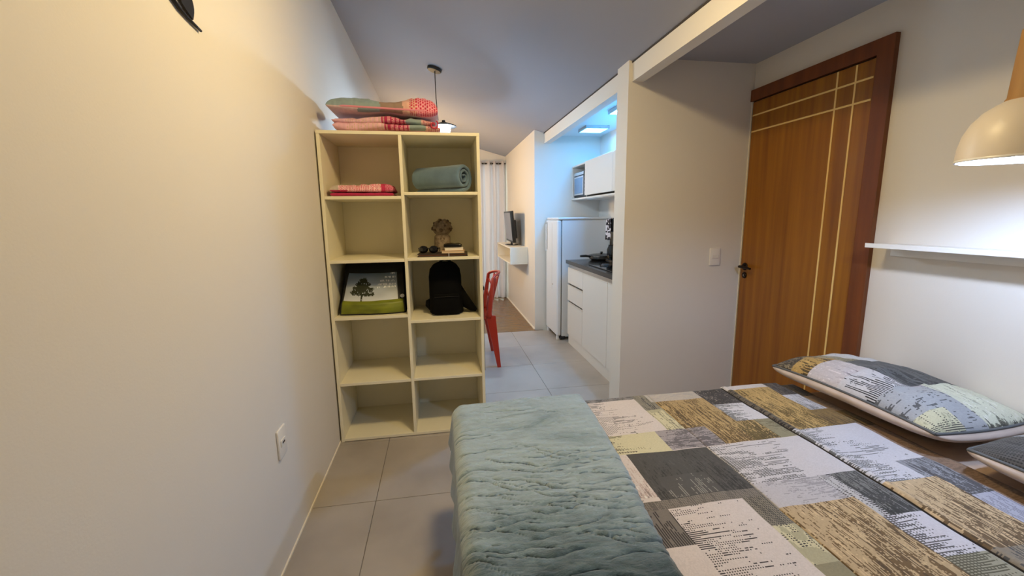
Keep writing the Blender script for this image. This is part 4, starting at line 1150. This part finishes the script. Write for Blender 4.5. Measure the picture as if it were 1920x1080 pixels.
col[gm] = (L3((116, 124, 20)) * (0.75 + 0.5 * vnoise(Uc * 9, Sx * 60, 96))[..., None])[gm]
sk = (Sx > g_end) & (Sx <= s_end) & (Uc > 0.03) & (Uc < 0.90)
sv_ = (Sx - g_end) / (s_end - g_end)
skc = L3((200, 206, 214)) * (1 - sv_)[..., None] + L3((66, 98, 122)) * sv_[..., None]
skc = skc * (0.85 + 0.3 * vnoise(Uc * 5, sv_ * 6, 97))[..., None]
skc[sv_ > 0.86] = L3((18, 22, 26))
col[sk] = skc[sk]
tree = np.zeros((NS, NU), bool)
for (tu, tv2, r_) in ((0.31, 0.62, 0.075), (0.27, 0.50, 0.085), (0.36, 0.50, 0.085), (0.22, 0.36, 0.085), (0.33, 0.36, 0.12), (0.42, 0.34, 0.085), (0.18, 0.25, 0.07), (0.46, 0.22, 0.06), (0.28, 0.27, 0.10), (0.40, 0.25, 0.09)):
    dd_ = np.hypot(Uc - tu, (sv_ - tv2) * 0.75) + 0.035 * (vnoise(Uc * 60, sv_ * 50, 98) - 0.5)
    tree |= dd_ < r_ * 0.85
tree |= (np.abs(Uc - 0.31) < 0.014) & (sv_ > -0.02) & (sv_ < 0.3)
tree &= (vnoise(Uc * 70 + 3, sv_ * 60 + 9, 99) > 0.16) & (Sx > g_end - 0.006) & sk
col[tree] = (L3((34, 40, 18)) * (0.7 + 0.6 * vnoise(Uc * 40, sv_ * 40, 93))[..., None])[tree]
# four right-aligned lines of small white lettering, too blurred in the photograph to be read
rl = np.random.default_rng(5)
for (v0, hgt_, u0) in ((0.80, 0.055, 0.78), (0.69, 0.055, 0.68), (0.58, 0.06, 0.60), (0.47, 0.06, 0.55), (0.39, 0.03, 0.55)):
    cols_ = rl.random(NU) > 0.38
    rows_ = (sv_ > v0) & (sv_ < v0 + hgt_)
    pat = rows_ & cols_[None, :] & (Uc > u0) & (Uc < 0.875) & (rl.random((NS, NU)) > 0.22)
    col[pat] = L3((232, 236, 240))
bo = mesh_np('printed_panel', np.stack([Xb, Yb_, Zb_], -1).reshape(-1, 3), FQ, print_mat('coated_bag_print', 0.45, 0.0, (40, 0.1, 0.003)), bag, True, col.reshape(-1, 3))
for s, ui in ((0, 0), (1, NU)):
    bm = bmesh.new()
    ring = [bm.verts.new((Xb[k, ui], Yb_[k, ui], Zb_[k, ui])) for k in range(0, NS + 1, 2)]
    f_ = bm.faces.new(ring if s else list(reversed(ring)))
    bmesh.ops.triangulate(bm, faces=[f_])
    obj('gusset', bm, mat('black_bag_cloth', (16, 13, 12), 0.7), bag)
bm = bmesh.new(); lathe(bm, [(0, 0.002), (0.011, 0.002), (0.013, 0.0)], 20)
bm.transform(Matrix.Rotation(math.radians(52), 4, 'X')); bm.transform(Matrix.Translation((0.175, 0.0395, 0.105)))
obj('round_emblem', bm, mat('pale_emblem', (176, 178, 180), 0.6), bag, True, 40)
for yy in (0.318, 0.340):
    bm = bmesh.new(); tube(bm, [(-0.09, yy, 0.16), (-0.075, yy + 0.008, 0.24), (-0.03, yy + 0.012, 0.285), (0.03, yy + 0.012, 0.285), (0.075, yy + 0.008, 0.24), (0.09, yy, 0.16)], 0.007, 8)
    obj('handle', bm, mat('black_bag_cloth', (16, 13, 12), 0.7), bag, True)

# backpack
def loft(bm, secs, n=36):
    rings = []
    for z, cx, cy, rx, ry, p in secs:
        ring = []
        for k in range(n):
            a = 2 * math.pi * k / n; c_, s_ = math.cos(a), math.sin(a)
            ring.append(bm.verts.new((cx + rx * math.copysign(abs(c_) ** (2 / p), c_), cy + ry * math.copysign(abs(s_) ** (2 / p), s_), z)))
        rings.append(ring)
    for a, b in zip(rings[:-1], rings[1:]):
        for i in range(n):
            bm.faces.new((a[i], a[(i + 1) % n], b[(i + 1) % n], b[i]))
    bm.faces.new(list(reversed(rings[0]))); bm.faces.new(rings[-1])
    return bm
bp_m = mat('black_nylon', (5, 5, 5), 0.9, bump=(90, 0.15, 0.002), spec=0.15)
bp = thing('backpack', 'black backpack standing in the right compartment', 'backpack', (0.028, 2.76, SR[2]))
bm = loft(bmesh.new(), [(0.001, 0, 0, 0.098, 0.070, 4), (0.012, 0, 0, 0.108, 0.082, 4), (0.08, -0.002, 0, 0.106, 0.086, 3.6), (0.16, -0.004, 0, 0.104, 0.082, 3.4), (0.235, -0.004, 0.004, 0.104, 0.074, 3), (0.285, -0.004, 0.008, 0.096, 0.062, 2.6), (0.315, -0.003, 0.012, 0.074, 0.046, 2.4), (0.330, 0.0, 0.014, 0.048, 0.026, 2.2)])
obj('main_body', bm, bp_m, bp, True, 60)
bm = loft(bmesh.new(), [(0.006, 0, -0.084, 0.080, 0.020, 3.5), (0.02, 0, -0.090, 0.088, 0.026, 3.5), (0.10, 0, -0.092, 0.086, 0.024, 3.2), (0.135, 0, -0.086, 0.074, 0.014, 3)])
obj('front_pocket', bm, bp_m, bp, True, 60)
bm = bmesh.new(); tube(bm, [(-0.034, 0.02, 0.318), (-0.030, 0.02, 0.336), (0, 0.02, 0.344), (0.030, 0.02, 0.336), (0.038, 0.02, 0.318)], 0.007, 8)
obj('grab_handle', bm, bp_m, bp, True)
bm = bmesh.new(); tube(bm, [(0.08, 0.01, 0.17), (0.100, -0.01, 0.11), (0.130, -0.03, 0.060), (0.165, -0.045, 0.030), (0.190, -0.05, 0.014)], [0.020, 0.034, 0.036, 0.024, 0.010], 10)
obj('shoulder_strap', bm, bp_m, bp, True)
bm = bmesh.new(); tube(bm, [(-0.09, 0.0, 0.09), (-0.118, -0.01, 0.075), (-0.122, -0.02, 0.055), (-0.10, -0.03, 0.03)], [0.012, 0.016, 0.014, 0.012], 10)
obj('side_buckle', bm, bp_m, bp, True)
bm = bmesh.new(); tube(bm, [(-0.075, -0.108, 0.118), (0, -0.1135, 0.122), (0.075, -0.108, 0.118)], 0.0022, 6)
obj('zipper', bm, mat('dark_zip', (34, 32, 32), 0.4, 0.5), bp, True)
